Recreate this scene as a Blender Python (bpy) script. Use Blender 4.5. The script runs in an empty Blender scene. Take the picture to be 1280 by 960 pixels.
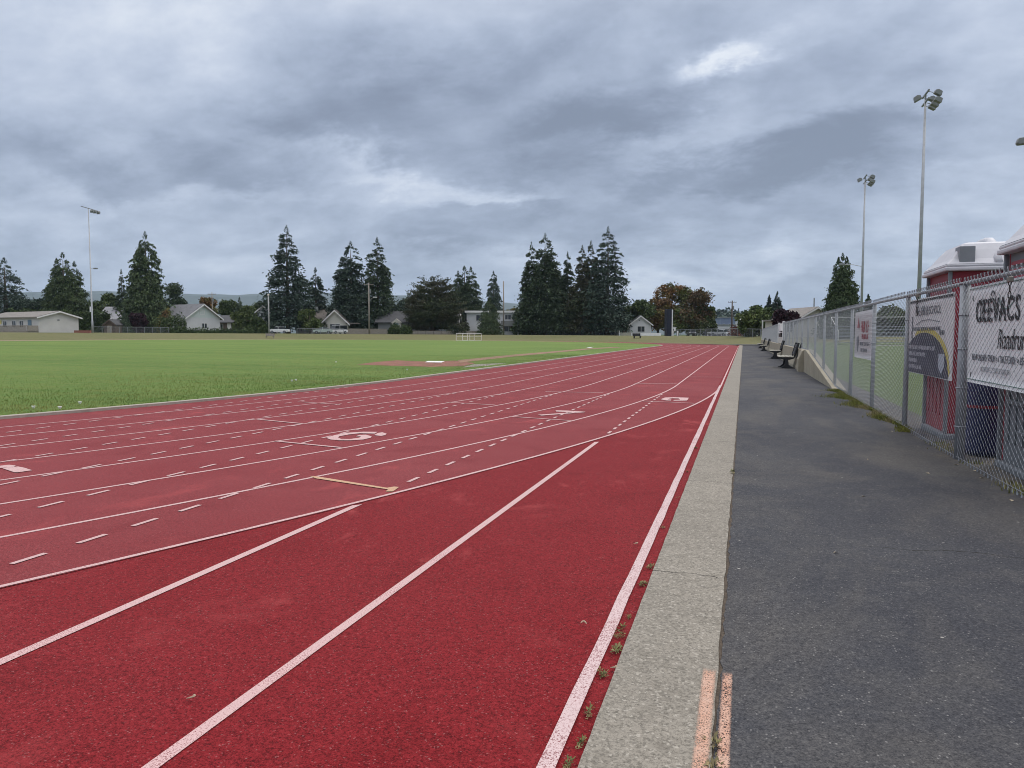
import bpy, math, random
import numpy as np
from mathutils import Vector, Matrix
R_ = math.radians
random.seed(7)
sc = bpy.context.scene
COL = sc.collection

# ------------------------------------------------------------------ camera
CAM_H, YAW, PITCH, F = 1.3012, 0.29155, 0.06353, 962.0
cam = bpy.data.cameras.new('camera'); cam.sensor_width = 36.0; cam.lens = F*36/1280
cam.clip_start = 0.05; cam.clip_end = 20000
co = bpy.data.objects.new('camera', cam); COL.objects.link(co)
co.location = (0, 0, CAM_H); co.rotation_euler = (math.pi/2-PITCH, 0, YAW)
sc.camera = co
HZ = 418.8
CY, SY = math.cos(YAW), math.sin(YAW)

def W(px, depth):
    """ground-plan position of photo column px at a distance in front of the camera"""
    xc = (px-640)/F*depth
    return xc*CY-depth*SY, xc*SY+depth*CY
def verge_depth(px):
    """distance at which the crest of the far verge lies in this column of the photo"""
    xs = (-60, 0, 117, 300, 500, 640, 800, 840, 900, 960); ds = (126, 130, 147, 161, 171, 169, 152, 145, 133, 120)
    return float(np.interp(px, xs, ds))
def DD(px, depth): return verge_depth(px)+2+max(0, depth-124)*.95 if px < 940 and 100 <= depth < 200 else depth
def HT(py, depth): return CAM_H+(HZ-py)/F*depth

# ------------------------------------------------------------------ terrain
XC, YC, YC2, RO, LW = -50.56, 20.41, 93.0, 50.03, 1.10
def ss(a, b, x):
    t = min(1, max(0, (x-a)/(b-a))); return t*t*(3-2*t)
def sd(x, y): return math.hypot(x-XC, y-min(max(y, YC), YC2))-RO
def g(x, y):
    d = sd(x, y)
    tilt = .006*min(max(0, -x-11), 120)
    mask = max(ss(-45, -65, x), ss(98, 118, y))
    berm = 1.12*ss(1.5, 17, d)*mask
    right = .4*ss(3.4, 9, x)*(1-ss(98, 118, y))
    return tilt+berm+right
def ray(px, py):
    """where the sight line of a photo pixel meets the ground"""
    x = (px-640)/F; y = (480-py)/F
    fz = math.cos(PITCH)+y*math.sin(PITCH); up = -math.sin(PITCH)+y*math.cos(PITCH)
    e = 0
    for _ in range(12):
        t = (CAM_H-e)/-up; xc = x*t; zc = fz*t
        X, Y = xc*CY-zc*SY, xc*SY+zc*CY
        e = .006*min(max(0, -X-11), 120)
    return X, Y

# ------------------------------------------------------------------ object helpers
def link(o): COL.objects.link(o); return o
def tag(o, label, cat, group=None):
    o['label'] = label; o['category'] = cat
    if group: o['group'] = group
    return o
def thing(name, label, cat, loc, rz=0, group=None):
    o = link(bpy.data.objects.new(name, None)); o.empty_display_size = .2
    o.location = loc; o.rotation_euler = (0, 0, rz)
    return tag(o, label, cat, group)
class MB:
    def __init__(s): s.v = []; s.f = []
    def add(s, vs, fs):
        n = len(s.v); s.v += [tuple(v) for v in vs]; s.f += [tuple(i+n for i in f) for f in fs]; return s
    def box(s, x0, x1, y0, y1, z0, z1, M=None):
        vs = [(x0,y0,z0),(x1,y0,z0),(x1,y1,z0),(x0,y1,z0),(x0,y0,z1),(x1,y0,z1),(x1,y1,z1),(x0,y1,z1)]
        if M is not None: vs = [M @ Vector(v) for v in vs]
        return s.add(vs, [(0,3,2,1),(4,5,6,7),(0,1,5,4),(1,2,6,5),(2,3,7,6),(3,0,4,7)])
    def prism(s, pts, a, b, axis='y', M=None):
        """polygon pts (u,w) extruded from a to b; axis y: (u,.,w)  x: (.,u,w)  z: (u,w,.)"""
        n = len(pts)
        mk = {'y': lambda p, t: (p[0], t, p[1]), 'x': lambda p, t: (t, p[0], p[1]), 'z': lambda p, t: (p[0], p[1], t)}[axis]
        vs = [mk(p, a) for p in pts]+[mk(p, b) for p in pts]
        if M is not None: vs = [M @ Vector(v) for v in vs]
        fs = [tuple(range(n))[::-1], tuple(range(n, 2*n))]+[(i, (i+1) % n, n+(i+1) % n, n+i) for i in range(n)]
        return s.add(vs, fs)
    def tube(s, pts, rad, n=8, cap=True):
        pts = [Vector(p) for p in pts]
        if not hasattr(rad, '__len__'): rad = [rad]*len(pts)
        base = len(s.v)
        for i, p in enumerate(pts):
            d = (pts[min(i+1, len(pts)-1)]-pts[max(i-1, 0)]).normalized()
            a = Vector((0, 0, 1)) if abs(d.z) < .9 else Vector((1, 0, 0))
            u = d.cross(a).normalized(); w = d.cross(u)
            for k in range(n):
                t = 2*math.pi*k/n
                s.v.append(tuple(p+(u*math.cos(t)+w*math.sin(t))*rad[i]))
        for i in range(len(pts)-1):
            for k in range(n):
                a = base+i*n+k; b = base+i*n+(k+1) % n
                s.f.append((a, b, b+n, a+n))
        if cap:
            s.f.append(tuple(base+k for k in range(n))[::-1]); s.f.append(tuple(base+(len(pts)-1)*n+k for k in range(n)))
        return s
    def build(s, name, mat, parent=None, bevel=0, smooth=False, loc=None):
        me = bpy.data.meshes.new(name); me.from_pydata(s.v, [], s.f); me.update()
        me.materials.append(mat)
        if smooth: me.polygons.foreach_set('use_smooth', [True]*len(me.polygons))
        o = link(bpy.data.objects.new(name, me))
        if parent: o.parent = parent
        if loc: o.location = loc
        if bevel:
            m = o.modifiers.new('bevel', 'BEVEL'); m.width = bevel; m.segments = 2; m.limit_method = 'ANGLE'
        return o
def np_mesh(name, quads, mat, parent=None):
    """quads: (N,4,3) array of separate faces"""
    q = np.asarray(quads, dtype=np.float32); n = len(q)
    me = bpy.data.meshes.new(name)
    me.vertices.add(n*4); me.vertices.foreach_set('co', q.ravel())
    me.loops.add(n*4); me.loops.foreach_set('vertex_index', np.arange(n*4, dtype=np.int32))
    me.polygons.add(n); me.polygons.foreach_set('loop_start', np.arange(0, n*4, 4, dtype=np.int32))
    me.polygons.foreach_set('loop_total', np.full(n, 4, dtype=np.int32))
    me.update(calc_edges=True); me.validate()
    me.materials.append(mat)
    o = link(bpy.data.objects.new(name, me))
    if parent: o.parent = parent
    return o
def struct(o): o['kind'] = 'structure'; return o
def copy_tree(o, parent=None):
    c = o.copy(); COL.objects.link(c)
    if parent: c.parent = parent
    for ch in list(o.children): copy_tree(ch, c)
    return c

# ------------------------------------------------------------------ materials
class NT:
    def __init__(s, tree): s.t = tree; s.n = tree.nodes; s.l = tree.links
    def node(s, typ, **kw):
        n = s.n.new(typ)
        for k, v in kw.items():
            if k.startswith('_'): setattr(n, k[1:], v)
            else:
                key = int(k[1:]) if k[0] == 'i' and k[1:].isdigit() else k.replace('__', ' ')
                if hasattr(v, 'is_linked') or isinstance(v, bpy.types.NodeSocket): s.l.new(v, n.inputs[key])
                else: n.inputs[key].default_value = v
        return n
    def math(s, op, a, b=0.0, c=None, clamp=False):
        n = s.n.new('ShaderNodeMath'); n.operation = op; n.use_clamp = clamp
        for i, v in enumerate((a, b, c)):
            if v is None: continue
            if isinstance(v, bpy.types.NodeSocket): s.l.new(v, n.inputs[i])
            else: n.inputs[i].default_value = v
        return n.outputs[0]
    def noise(s, vec, scale, detail=3, rough=.55, dist=0, out='Fac'):
        n = s.n.new('ShaderNodeTexNoise'); n.inputs['Scale'].default_value = scale
        n.inputs['Detail'].default_value = detail; n.inputs['Roughness'].default_value = rough
        n.inputs['Distortion'].default_value = dist
        if vec is not None: s.l.new(vec, n.inputs['Vector'])
        return n.outputs[out]
    def mapr(s, v, a, b, c=0., d=1., smooth=False):
        n = s.n.new('ShaderNodeMapRange'); n.interpolation_type = 'SMOOTHSTEP' if smooth else 'LINEAR'
        s.l.new(v, n.inputs[0])
        for i, x in enumerate((a, b, c, d)): n.inputs[i+1].default_value = x
        return n.outputs[0]
    def mix(s, fac, a, b, blend='MIX'):
        n = s.n.new('ShaderNodeMix'); n.data_type = 'RGBA'; n.blend_type = blend
        for i, v in ((0, fac), (6, a), (7, b)):
            if isinstance(v, bpy.types.NodeSocket): s.l.new(v, n.inputs[i])
            else: n.inputs[i].default_value = v if i == 0 else (*v[:3], 1)
        return n.outputs[2]
    def pos(s): return s.n.new('ShaderNodeNewGeometry').outputs['Position']
    def obj(s): return s.n.new('ShaderNodeTexCoord').outputs['Object']
    def xyz(s, v):
        n = s.n.new('ShaderNodeSeparateXYZ'); s.l.new(v, n.inputs[0]); return n.outputs
    def scale(s, v, xyz):
        n = s.n.new('ShaderNodeMapping'); s.l.new(v, n.inputs[0]); n.inputs['Scale'].default_value = xyz; return n.outputs[0]
    def bump(s, h, strength, dist):
        n = s.n.new('ShaderNodeBump'); n.inputs['Strength'].default_value = strength; n.inputs['Distance'].default_value = dist
        s.l.new(h, n.inputs['Height']); return n.outputs[0]
def new_mat(name):
    m = bpy.data.materials.new(name); m.use_nodes = True
    nt = NT(m.node_tree); b = m.node_tree.nodes['Principled BSDF']
    return m, nt, b
def setb(nt, b, **kw):
    for k, v in kw.items():
        k = k.replace('__', ' ')
        if isinstance(v, bpy.types.NodeSocket): nt.l.new(v, b.inputs[k])
        else: b.inputs[k].default_value = (*v, 1) if isinstance(v, tuple) and len(v) == 3 else v
def plain(name, col, rough=.7, var=.12, scale=3., metal=0., spec=.4, bump=0., bscale=60):
    """paint/plastic/metal with mild wear in its colour"""
    m, nt, b = new_mat(name)
    n = nt.noise(nt.obj(), scale, 5, .65)
    c = nt.mix(nt.mapr(n, .3, .7), tuple(x*(1-var) for x in col), tuple(min(1, x*(1+var)) for x in col))
    setb(nt, b, Base__Color=c, Roughness=rough, Metallic=metal)
    b.inputs['Specular IOR Level'].default_value = spec
    if bump: setb(nt, b, Normal=nt.bump(nt.noise(nt.obj(), bscale, 3), bump, .01))
    return m

def track_mat(name, faded):
    m, nt, b = new_mat(name); p = nt.pos()
    fine = nt.math('ADD', nt.math('MULTIPLY', nt.noise(p, 170, 2, .8), .55), nt.math('MULTIPLY', nt.noise(p, 62, 3, .8), .45)); vor = nt.node('ShaderNodeTexVoronoi', Vector=p, Scale=190.); vc = nt.xyz(vor.outputs['Color'])[0]
    mid = nt.noise(p, 28, 3, .6); big = nt.noise(p, .35, 5, .62); big2 = nt.noise(p, 1.6, 4, .6, .6)
    deep, base, pale = (.150, .005, .007), (.215, .011, .015), (.25, .026, .030)
    if faded: deep, base, pale = (.170, .012, .015), (.232, .028, .032), (.272, .052, .055)
    c = nt.mix(nt.mapr(big, .32, .68), base, pale if faded else tuple((a+b_)/2 for a, b_ in zip(base, pale)))
    c = nt.mix(nt.mapr(big2, .52, .72, 0, .55), c, deep)
    c = nt.mix(nt.mapr(mid, .40, .66, 0, .35), c, tuple(x*.6 for x in base))
    c = nt.mix(nt.mapr(fine, .39, .535, .9, 0), c, tuple(x*.28 for x in deep)); c = nt.mix(nt.mapr(fine, .54, .68, 0, .3), c, tuple(min(1, x*1.4+.02) for x in pale))
    c = nt.mix(nt.mapr(vc, .965, .995, 0, .4), c, (.40, .19, .18))
    scuff = nt.math('MULTIPLY', nt.mapr(nt.noise(nt.scale(p, (1, .6, 1)), 1.9, 6, .7, .5), .55, .66, 0, .6), nt.mapr(nt.noise(p, .6, 3), .42, .58))
    c = nt.mix(scuff, c, (.33, .055, .055))
    if faded:      # the far bend is worn to dirt
        X = nt.xyz(p)[0]
        c = nt.mix(nt.mapr(X, -16, -52, 0, 1), c, nt.mix(nt.mapr(big, .35, .65), (.25, .17, .11), (.29, .215, .145)))
    setb(nt, b, Base__Color=c, Roughness=.86, Normal=nt.bump(fine, .55, .006))
    b.inputs['Specular IOR Level'].default_value = .10
    b.inputs['Sheen Weight'].default_value = .10 if faded else .05; b.inputs['Sheen Roughness'].default_value = .45
    b.inputs['Sheen Tint'].default_value = (.95, .72, .70, 1)
    return m
def paint_line_mat(name, col, thresh=.425):
    m, nt, b = new_mat(name); p = nt.pos()
    fine = nt.noise(p, 150, 2, .8); big = nt.noise(p, 2.2, 4)
    hole = nt.mapr(nt.math('ADD', fine, nt.mapr(big, .3, .7, -.04, .08)), thresh-.05, thresh+.05, 1, 0)
    c = nt.mix(nt.mapr(big, .3, .7, 0, 1), col, tuple(x*.86 for x in col))
    c = nt.mix(nt.math('MULTIPLY', hole, .85), c, (.17, .03, .035))
    setb(nt, b, Base__Color=c, Roughness=.7, Normal=nt.bump(fine, .4, .005)); b.inputs['Specular IOR Level'].default_value = .3
    return m
def asphalt_mat():
    m, nt, b = new_mat('asphalt'); p = nt.pos()
    big = nt.noise(p, .55, 5, .62, .4); mid = nt.noise(p, 4, 4, .6); fine = nt.math('ADD', nt.math('MULTIPLY', nt.noise(p, 130, 2, .8), .55), nt.math('MULTIPLY', nt.noise(p, 48, 3, .8), .45))
    X, Y, Z = nt.xyz(p)
    c = nt.mix(nt.mapr(big, .34, .66), (.042, .044, .053), (.066, .068, .074))
    patch = nt.math('MULTIPLY', nt.mapr(nt.noise(nt.scale(p, (1, .45, 1)), .8, 5, .62, .7), .46, .66, 0, 1), .55)
    c = nt.mix(patch, c, (.135, .125, .107))
    c = nt.mix(nt.mapr(mid, .5, .72, 0, .3), c, (.125, .120, .110))
    c = nt.mix(nt.mapr(fine, .38, .54, .75, 0), c, (.012, .013, .017)); c = nt.mix(nt.mapr(fine, .54, .68, 0, .55), c, (.17, .165, .155))
    v = nt.node('ShaderNodeTexVoronoi', Vector=nt.scale(p, (1, .8, 1)), Scale=105.); vx = nt.xyz(v.outputs['Color'])
    chip = nt.math('MULTIPLY', nt.mapr(vx[0], .91, .98, 0, 1), nt.mapr(v.outputs['Distance'], .32, .46, 1, 0))
    c = nt.mix(nt.math('MULTIPLY', chip, .55), c, nt.mix(vx[1], (.15, .15, .15), (.36, .35, .33)))
    v2 = nt.node('ShaderNodeTexVoronoi', Vector=p, Scale=24.); v2x = nt.xyz(v2.outputs['Color'])
    chip2 = nt.math('MULTIPLY', nt.mapr(v2x[0], .992, .995, 0, 1), nt.mapr(v2.outputs['Distance'], .15, .24, 1, 0))
    c = nt.mix(nt.math('MULTIPLY', chip2, .8), c, (.42, .40, .37))
    # cracks that run across the walk
    for y0, xa, xb in ((5.05, .55, 2.4), (20.0, -.1, 2.4), (23.5, .0, 2.0), (33, -.1, 2.)):
        off = nt.math('ADD', Y, nt.mapr(nt.noise(p, 2.2, 5, .7), 0, 1, -.17, .17))
        d = nt.math('ABSOLUTE', nt.math('SUBTRACT', off, y0))
        k = nt.math('MULTIPLY', nt.mapr(d, .003, .008, .95, 0), nt.math('MULTIPLY', nt.mapr(X, xa, xa+.3), nt.mapr(X, xb-.3, xb, 1, 0)))
        c = nt.mix(k, c, (.010, .010, .0068))
    # debris and dust gathering against the fence, dirt at the joint
    edge = nt.math('MULTIPLY', nt.mapr(nt.math('ADD', X, nt.mapr(nt.noise(p, 3, 4), 0, 1, -.3, .3)), 1.95, 2.25), .7)
    c = nt.mix(nt.math('MULTIPLY', edge, nt.mapr(nt.noise(p, 11, 4, .7), .48, .62)), c, (.15, .125, .09))
    setb(nt, b, Base__Color=c, Roughness=.80, Normal=nt.bump(nt.math('ADD', fine, nt.math('MULTIPLY', mid, .4)), .55, .008))
    b.inputs['Specular IOR Level'].default_value = .16
    return m
def concrete_mat(name, cracks=(), base=(.288, .264, .220), dark=(.155, .140, .113), speck=True, stain=True):
    m, nt, b = new_mat(name); p = nt.pos(); X, Y, Z = nt.xyz(p)
    big = nt.noise(p, 1.3, 5, .62); fine = nt.math('ADD', nt.math('MULTIPLY', nt.noise(p, 120, 2, .8), .5), nt.math('MULTIPLY', nt.noise(p, 50, 3, .8), .5)); mid = nt.noise(p, 9, 4, .65)
    c = nt.mix(nt.mapr(big, .32, .68), base, tuple(x*.82 for x in base))
    c = nt.mix(nt.mapr(mid, .5, .7, 0, .5), c, dark)
    if speck:
        v = nt.node('ShaderNodeTexVoronoi', Vector=p, Scale=95.); vx = nt.xyz(v.outputs['Color'])
        c = nt.mix(nt.mapr(vx[0], .70, .9, 0, .6), c, (.13, .12, .10))
        c = nt.mix(nt.mapr(vx[1], .84, .95, 0, .5), c, (.46, .43, .37))
        c = nt.mix(nt.mapr(fine, .38, .53, .75, 0), c, (.085, .078, .062))
    if stain:
        st = nt.noise(nt.scale(p, (6, 6, .5)), 1.2, 4); c = nt.mix(nt.mapr(st, .5, .7, 0, .45), c, tuple(x*.55 for x in base))
    for y0 in cracks:
        off = nt.math('ADD', Y, nt.mapr(nt.noise(p, 5, 5, .7), 0, 1, -.10, .10))
        d = nt.math('ABSOLUTE', nt.math('SUBTRACT', off, y0))
        c = nt.mix(nt.mapr(d, .003, .008, .9, 0), c, (.035, .032, .027))
    setb(nt, b, Base__Color=c, Roughness=.88, Normal=nt.bump(fine, .5, .006)); b.inputs['Specular IOR Level'].default_value = .3
    return m
def grass_ground(name, a, b_, dry, dryamt, sc_=.25):
    m, nt, b = new_mat(name); p = nt.pos()
    big = nt.noise(nt.scale(p, (.22, .7, 1)), sc_, 4, .6); mid = nt.noise(p, 1.7, 5, .65); fine = nt.noise(p, 38, 3, .75)
    tuft = nt.noise(nt.scale(p, (1, 1.5, 1)), 8, 4, .7)
    c = nt.mix(nt.mapr(big, .33, .67), a, b_)
    c = nt.mix(nt.mapr(mid, .42, .68, 0, dryamt), c, dry)
    c = nt.mix(nt.mapr(tuft, .38, .62, .35, 0), c, tuple(x*.55 for x in a))
    c = nt.mix(nt.mapr(fine, .32, .55, .4, 0), c, tuple(x*.4 for x in a))
    c = nt.mix(nt.mapr(fine, .58, .74, 0, .4), c, tuple(min(1, x*1.6) for x in b_))
    setb(nt, b, Base__Color=c, Roughness=.9, Normal=nt.bump(nt.math('ADD', fine, tuft), .9, .04)); b.inputs['Specular IOR Level'].default_value = .15
    return m
def foliage(name, lo, hi, alt=None, clump=.6, k0=.55, k1=1.5):
    m, nt, b = new_mat(name)
    ge = nt.n.new('ShaderNodeNewGeometry'); r = ge.outputs['Random Per Island']
    n = nt.noise(ge.outputs['Position'], clump, 3, .6)
    c = nt.mix(nt.mapr(n, .35, .65), lo, hi)
    if alt: c = nt.mix(nt.mapr(nt.noise(ge.outputs['Position'], clump*.45, 3, .55), .46, .58), c, alt)
    k = nt.mapr(r, 0, 1, k0, k1)
    c = nt.mix(1., c, nt.node('ShaderNodeCombineColor', i0=k, i1=k, i2=k).outputs[0], 'MULTIPLY')
    setb(nt, b, Base__Color=c, Roughness=.65); b.inputs['Specular IOR Level'].default_value = .25
    return m
def shingle(name, col):
    m, nt, b = new_mat(name); o = nt.obj()
    br = nt.node('ShaderNodeTexBrick', Vector=nt.scale(o, (1, 1, 1)), Color1=(*col, 1), Color2=(*[x*.75 for x in col], 1), Mortar=(*[x*.5 for x in col], 1), Scale=2.2)
    n = nt.noise(o, 1.2, 5)
    c = nt.mix(nt.mapr(n, .35, .65, 0, .5), br.outputs['Color'], tuple(x*1.25 for x in col))
    setb(nt, b, Base__Color=c, Roughness=.85); return m
def siding(name, col, pitch=.18):
    m, nt, b = new_mat(name); o = nt.obj(); z = nt.xyz(o)[2]
    fr = nt.math('FRACT', nt.math('DIVIDE', z, pitch))
    n = nt.noise(o, .9, 5)
    c = nt.mix(nt.mapr(n, .3, .7), tuple(x*.9 for x in col), col)
    setb(nt, b, Base__Color=c, Roughness=.6, Normal=nt.bump(fr, .6, .02)); return m

M_TRACK = track_mat('worn red track rubber', True); M_CHUTE = track_mat('deep red track rubber', False)
M_LINE = paint_line_mat('pinkish white lane paint', (.60, .41, .395)); M_LINE2 = paint_line_mat('speckled white edge paint', (.62, .48, .47), .46)
M_ARROW = paint_line_mat('tan arrow paint', (.55, .36, .22))
M_ASPH = asphalt_mat()
M_STRIP = concrete_mat('exposed aggregate concrete', cracks=(4.18, 6.9, 9.6, 12.7, 16.4, 21, 27, 34), stain=False)
M_KERB = concrete_mat('grey kerb concrete', base=(.38, .34, .29), dark=(.26, .23, .2), speck=False)
M_WALL = concrete_mat('weathered wall concrete', base=(.34, .31, .235), dark=(.24, .215, .165), speck=False)
M_SOIL = plain('dark joint soil', (.075, .058, .042), .95, .5, 60, bump=.6)
M_GRASS = grass_ground('infield turf', (.105, .192, .044), (.180, .272, .068), (.235, .25, .075), .6)
M_GRASS2 = grass_ground('far field turf', (.10, .15, .055), (.13, .175, .075), (.16, .18, .09), .4)
M_DRY = grass_ground('dry verge grass', (.125, .14, .055), (.175, .17, .078), (.20, .175, .10), .8, .12)
M_PAD = plain('red cinder', (.23, .10, .072), .95, .35, 1.5); M_RUN = plain('tan dirt runway', (.23, .145, .09), .95, .3, 1.2)
M_GALV = plain('galvanised steel', (.27, .29, .31), .5, .15, 9, metal=.3)
M_WIRE = plain('galvanised wire', (.27, .29, .315), .45, .1, 9, metal=.3)
M_POLE = plain('weathered pole steel', (.36, .375, .39), .5, .14, 4, metal=.35)
M_LAMP = plain('grey lamp housing', (.20, .215, .215), .5, .1)
M_WHITE = plain('white paint', (.78, .78, .77), .5, .06); M_WTRIM = plain('white trim', (.68, .68, .67), .5, .05)
M_BLACK = plain('black cast iron', (.018, .019, .021), .5, .2); M_CREAM = plain('cream slats', (.38, .37, .305), .6, .15, 7)
M_GLASS = plain('dark window glass', (.025, .03, .035), .12, .2, spec=.6)
M_WOODP = plain('grey weathered wood', (.27, .245, .21), .85, .25, 5); M_BROWNP = plain('brown creosote wood', (.10, .075, .06), .85, .25, 5)
M_BARK = plain('tree bark', (.085, .066, .052), .9, .3, 8, bump=.5)

# ------------------------------------------------------------------ world: overcast sky with broken cloud layers, soft sun
SUN_EL, SUN_AZ = R_(48), R_(38)          # behind the bright break in the cloud, ahead and to the right
def build_world():
    w = bpy.data.worlds.new('World'); sc.world = w; w.use_nodes = True
    nt = NT(w.node_tree); bg = w.node_tree.nodes['Background']
    sky = nt.n.new('ShaderNodeTexSky'); sky.sky_type = 'NISHITA'; sky.sun_disc = False
    sky.sun_elevation = SUN_EL; sky.sun_rotation = SUN_AZ
    dirv = nt.n.new('ShaderNodeTexCoord').outputs['Generated']
    nrm = nt.n.new('ShaderNodeVectorMath'); nrm.operation = 'NORMALIZE'; nt.l.new(dirv, nrm.inputs[0]); d = nrm.outputs[0]
    dx, dy, dz = nt.xyz(d)
    zz = nt.math('ADD', nt.math('MAXIMUM', dz, 0), .36)
    # rotate so that cloud rolls run as in the photo, project onto a flat cloud base
    px_, py_ = nt.math('DIVIDE', dx, zz), nt.math('DIVIDE', dy, zz)
    cb = nt.n.new('ShaderNodeCombineXYZ'); nt.l.new(px_, cb.inputs[0]); nt.l.new(py_, cb.inputs[1]); cp = cb.outputs[0]
    rot = nt.n.new('ShaderNodeMapping'); nt.l.new(cp, rot.inputs[0]); rot.inputs['Rotation'].default_value = (0, 0, R_(-8)); rot.inputs['Scale'].default_value = (1.15, 1.45, 1)
    P = rot.outputs[0]
    n1 = nt.noise(P, .8, 4, .5, .3); n2 = nt.noise(P, 2.3, 8, .58, .25); n3 = nt.noise(P, 8, 6, .6, .1)
    def cen(n, a): return nt.math('MULTIPLY', nt.math('SUBTRACT', n, .5), a)
    val = nt.math('ADD', nt.math('ADD', cen(n1, .55), cen(n2, .92)), nt.math('ADD', cen(n3, .36), .53))
    wob = nt.n.new('ShaderNodeVectorMath'); wob.operation = 'MULTIPLY_ADD'
    nt.l.new(nt.noise(P, 2.9, 8, .62, .15, 'Color'), wob.inputs[0]); wob.inputs[1].default_value = (.24, .24, .17)
    off = nt.n.new('ShaderNodeVectorMath'); off.operation = 'ADD'; nt.l.new(d, off.inputs[0]); off.inputs[1].default_value = (-.12, -.12, -.085)
    nt.l.new(off.outputs[0], wob.inputs[2]); dw = wob.outputs[0]
    def pdir(px, py):
        v = Vector(((px-640)/F, (480-py)/F, -1.)); v.rotate(co.rotation_euler); return v.normalized()
    # cloud banks: centre (az/el given through the photo), half length, half height, tilt, strength
    banks = [(918, 80, 48, 17, 20, .85), (600, 145, 300, 55, 6, -.18), (850, 175, 190, 30, 33, .26), (690, 128, 70, 17, 18, .22), (950, 150, 170, 17, 12, .16),
             (770, 150, 140, 30, 14, -.40), (1010, 182, 115, 34, 8, -.55), (700, 242, 120, 24, 7, -.40), (560, 120, 260, 46, 8, -.20),
             (1090, 60, 90, 24, 10, -.12), (860, 235, 190, 22, 14, -.24), (760, 290, 260, 18, 2, -.20), (200, 205, 190, 34, 2, -.22), (90, 200, 120, 16, 0, -.08),
             (520, 222, 170, 12, -5, .24), (620, 236, 80, 10, 4, .22), (395, 192, 110, 14, -12, .25), (250, 242, 180, 10, 1, .18),
             (60, 110, 170, 110, 10, .20), (300, 20, 260, 40, 0, .16), (980, 330, 260, 12, 6, .20), (1180, 250, 170, 20, 14, .20), (1230, 70, 90, 70, 20, .20), (60, 300, 240, 14, -3, .10), (470, 310, 240, 14, 0, -.12), (1230, 215, 90, 20, 4, -.16), (960, 380, 300, 12, 0, -.12)]
    for cx, cy_, L, H, tilt, amt in banks:
        amt *= .85
        c = pdir(cx, cy_); t = R_(tilt)
        u = (pdir(cx+math.cos(t)*30, cy_-math.sin(t)*30)-c).normalized(); v = c.cross(u).normalized()
        def proj(axis, s):
            n = nt.n.new('ShaderNodeVectorMath'); n.operation = 'DOT_PRODUCT'; nt.l.new(dw, n.inputs[0]); n.inputs[1].default_value = axis
            q = nt.math('DIVIDE', nt.math('SUBTRACT', n.outputs['Value'], c.dot(axis)), s/F)
            return nt.math('MULTIPLY', q, q)
        r2 = nt.math('ADD', proj(u, L), proj(v, H))
        n = nt.n.new('ShaderNodeVectorMath'); n.operation = 'DOT_PRODUCT'; nt.l.new(d, n.inputs[0]); n.inputs[1].default_value = c
        front = nt.math('GREATER_THAN', n.outputs['Value'], 0)
        k = nt.math('MULTIPLY', nt.math('EXPONENT', nt.math('MULTIPLY', r2, -.75)), nt.math('MULTIPLY', front, amt))
        val = nt.math('ADD', val, k)
    ramp = nt.n.new('ShaderNodeValToRGB'); nt.l.new(val, ramp.inputs[0]); cr = ramp.color_ramp; cr.interpolation = 'B_SPLINE'
    cr.elements[0].position = 0; cr.elements[0].color = (.218, .262, .355, 1)
    cr.elements[1].position = 1; cr.elements[1].color = (.86, .91, .98, 1)
    for pos_, col in ((.26, (.295, .349, .472)), (.5, (.425, .498, .640)), (.75, (.590, .662, .81))):
        e = cr.elements.new(pos_); e.color = (*col, 1)
    col = ramp.outputs['Color']
    # thin haze low down, sky above the view boosted to light the ground (an overcast sky is brightest at the zenith)
    low = nt.mapr(dz, .0, .10, .62, 0, True)
    col = nt.mix(low, col, (.338, .402, .550))
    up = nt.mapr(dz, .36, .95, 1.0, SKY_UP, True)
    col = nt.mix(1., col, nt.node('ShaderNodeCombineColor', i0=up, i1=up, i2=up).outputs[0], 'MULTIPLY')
    warm = nt.mapr(dz, .36, .8, 0, .9); col = nt.mix(warm, col, nt.mix(1., col, (1.26, 1.03, .80), 'MULTIPLY'))  # warm tint added above the view to offset the blue light on the ground
    ten = nt.mix(1., col, (10, 10, 10), 'MULTIPLY')
    fin = nt.mix(.05, ten, sky.outputs['Color'])
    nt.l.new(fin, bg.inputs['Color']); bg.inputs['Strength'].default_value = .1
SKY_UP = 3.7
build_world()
sun = bpy.data.lights.new('sun', 'SUN'); sun.energy = 1.1; sun.angle = R_(40); sun.color = (1, .95, .88)
so = link(bpy.data.objects.new('sun', sun))
sdir = Vector((math.cos(SUN_EL)*math.sin(SUN_AZ), math.cos(SUN_EL)*math.cos(SUN_AZ), math.sin(SUN_EL)))
so.rotation_euler = sdir.to_track_quat('Z', 'Y').to_euler(); so.location = (0, 0, 60)

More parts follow.
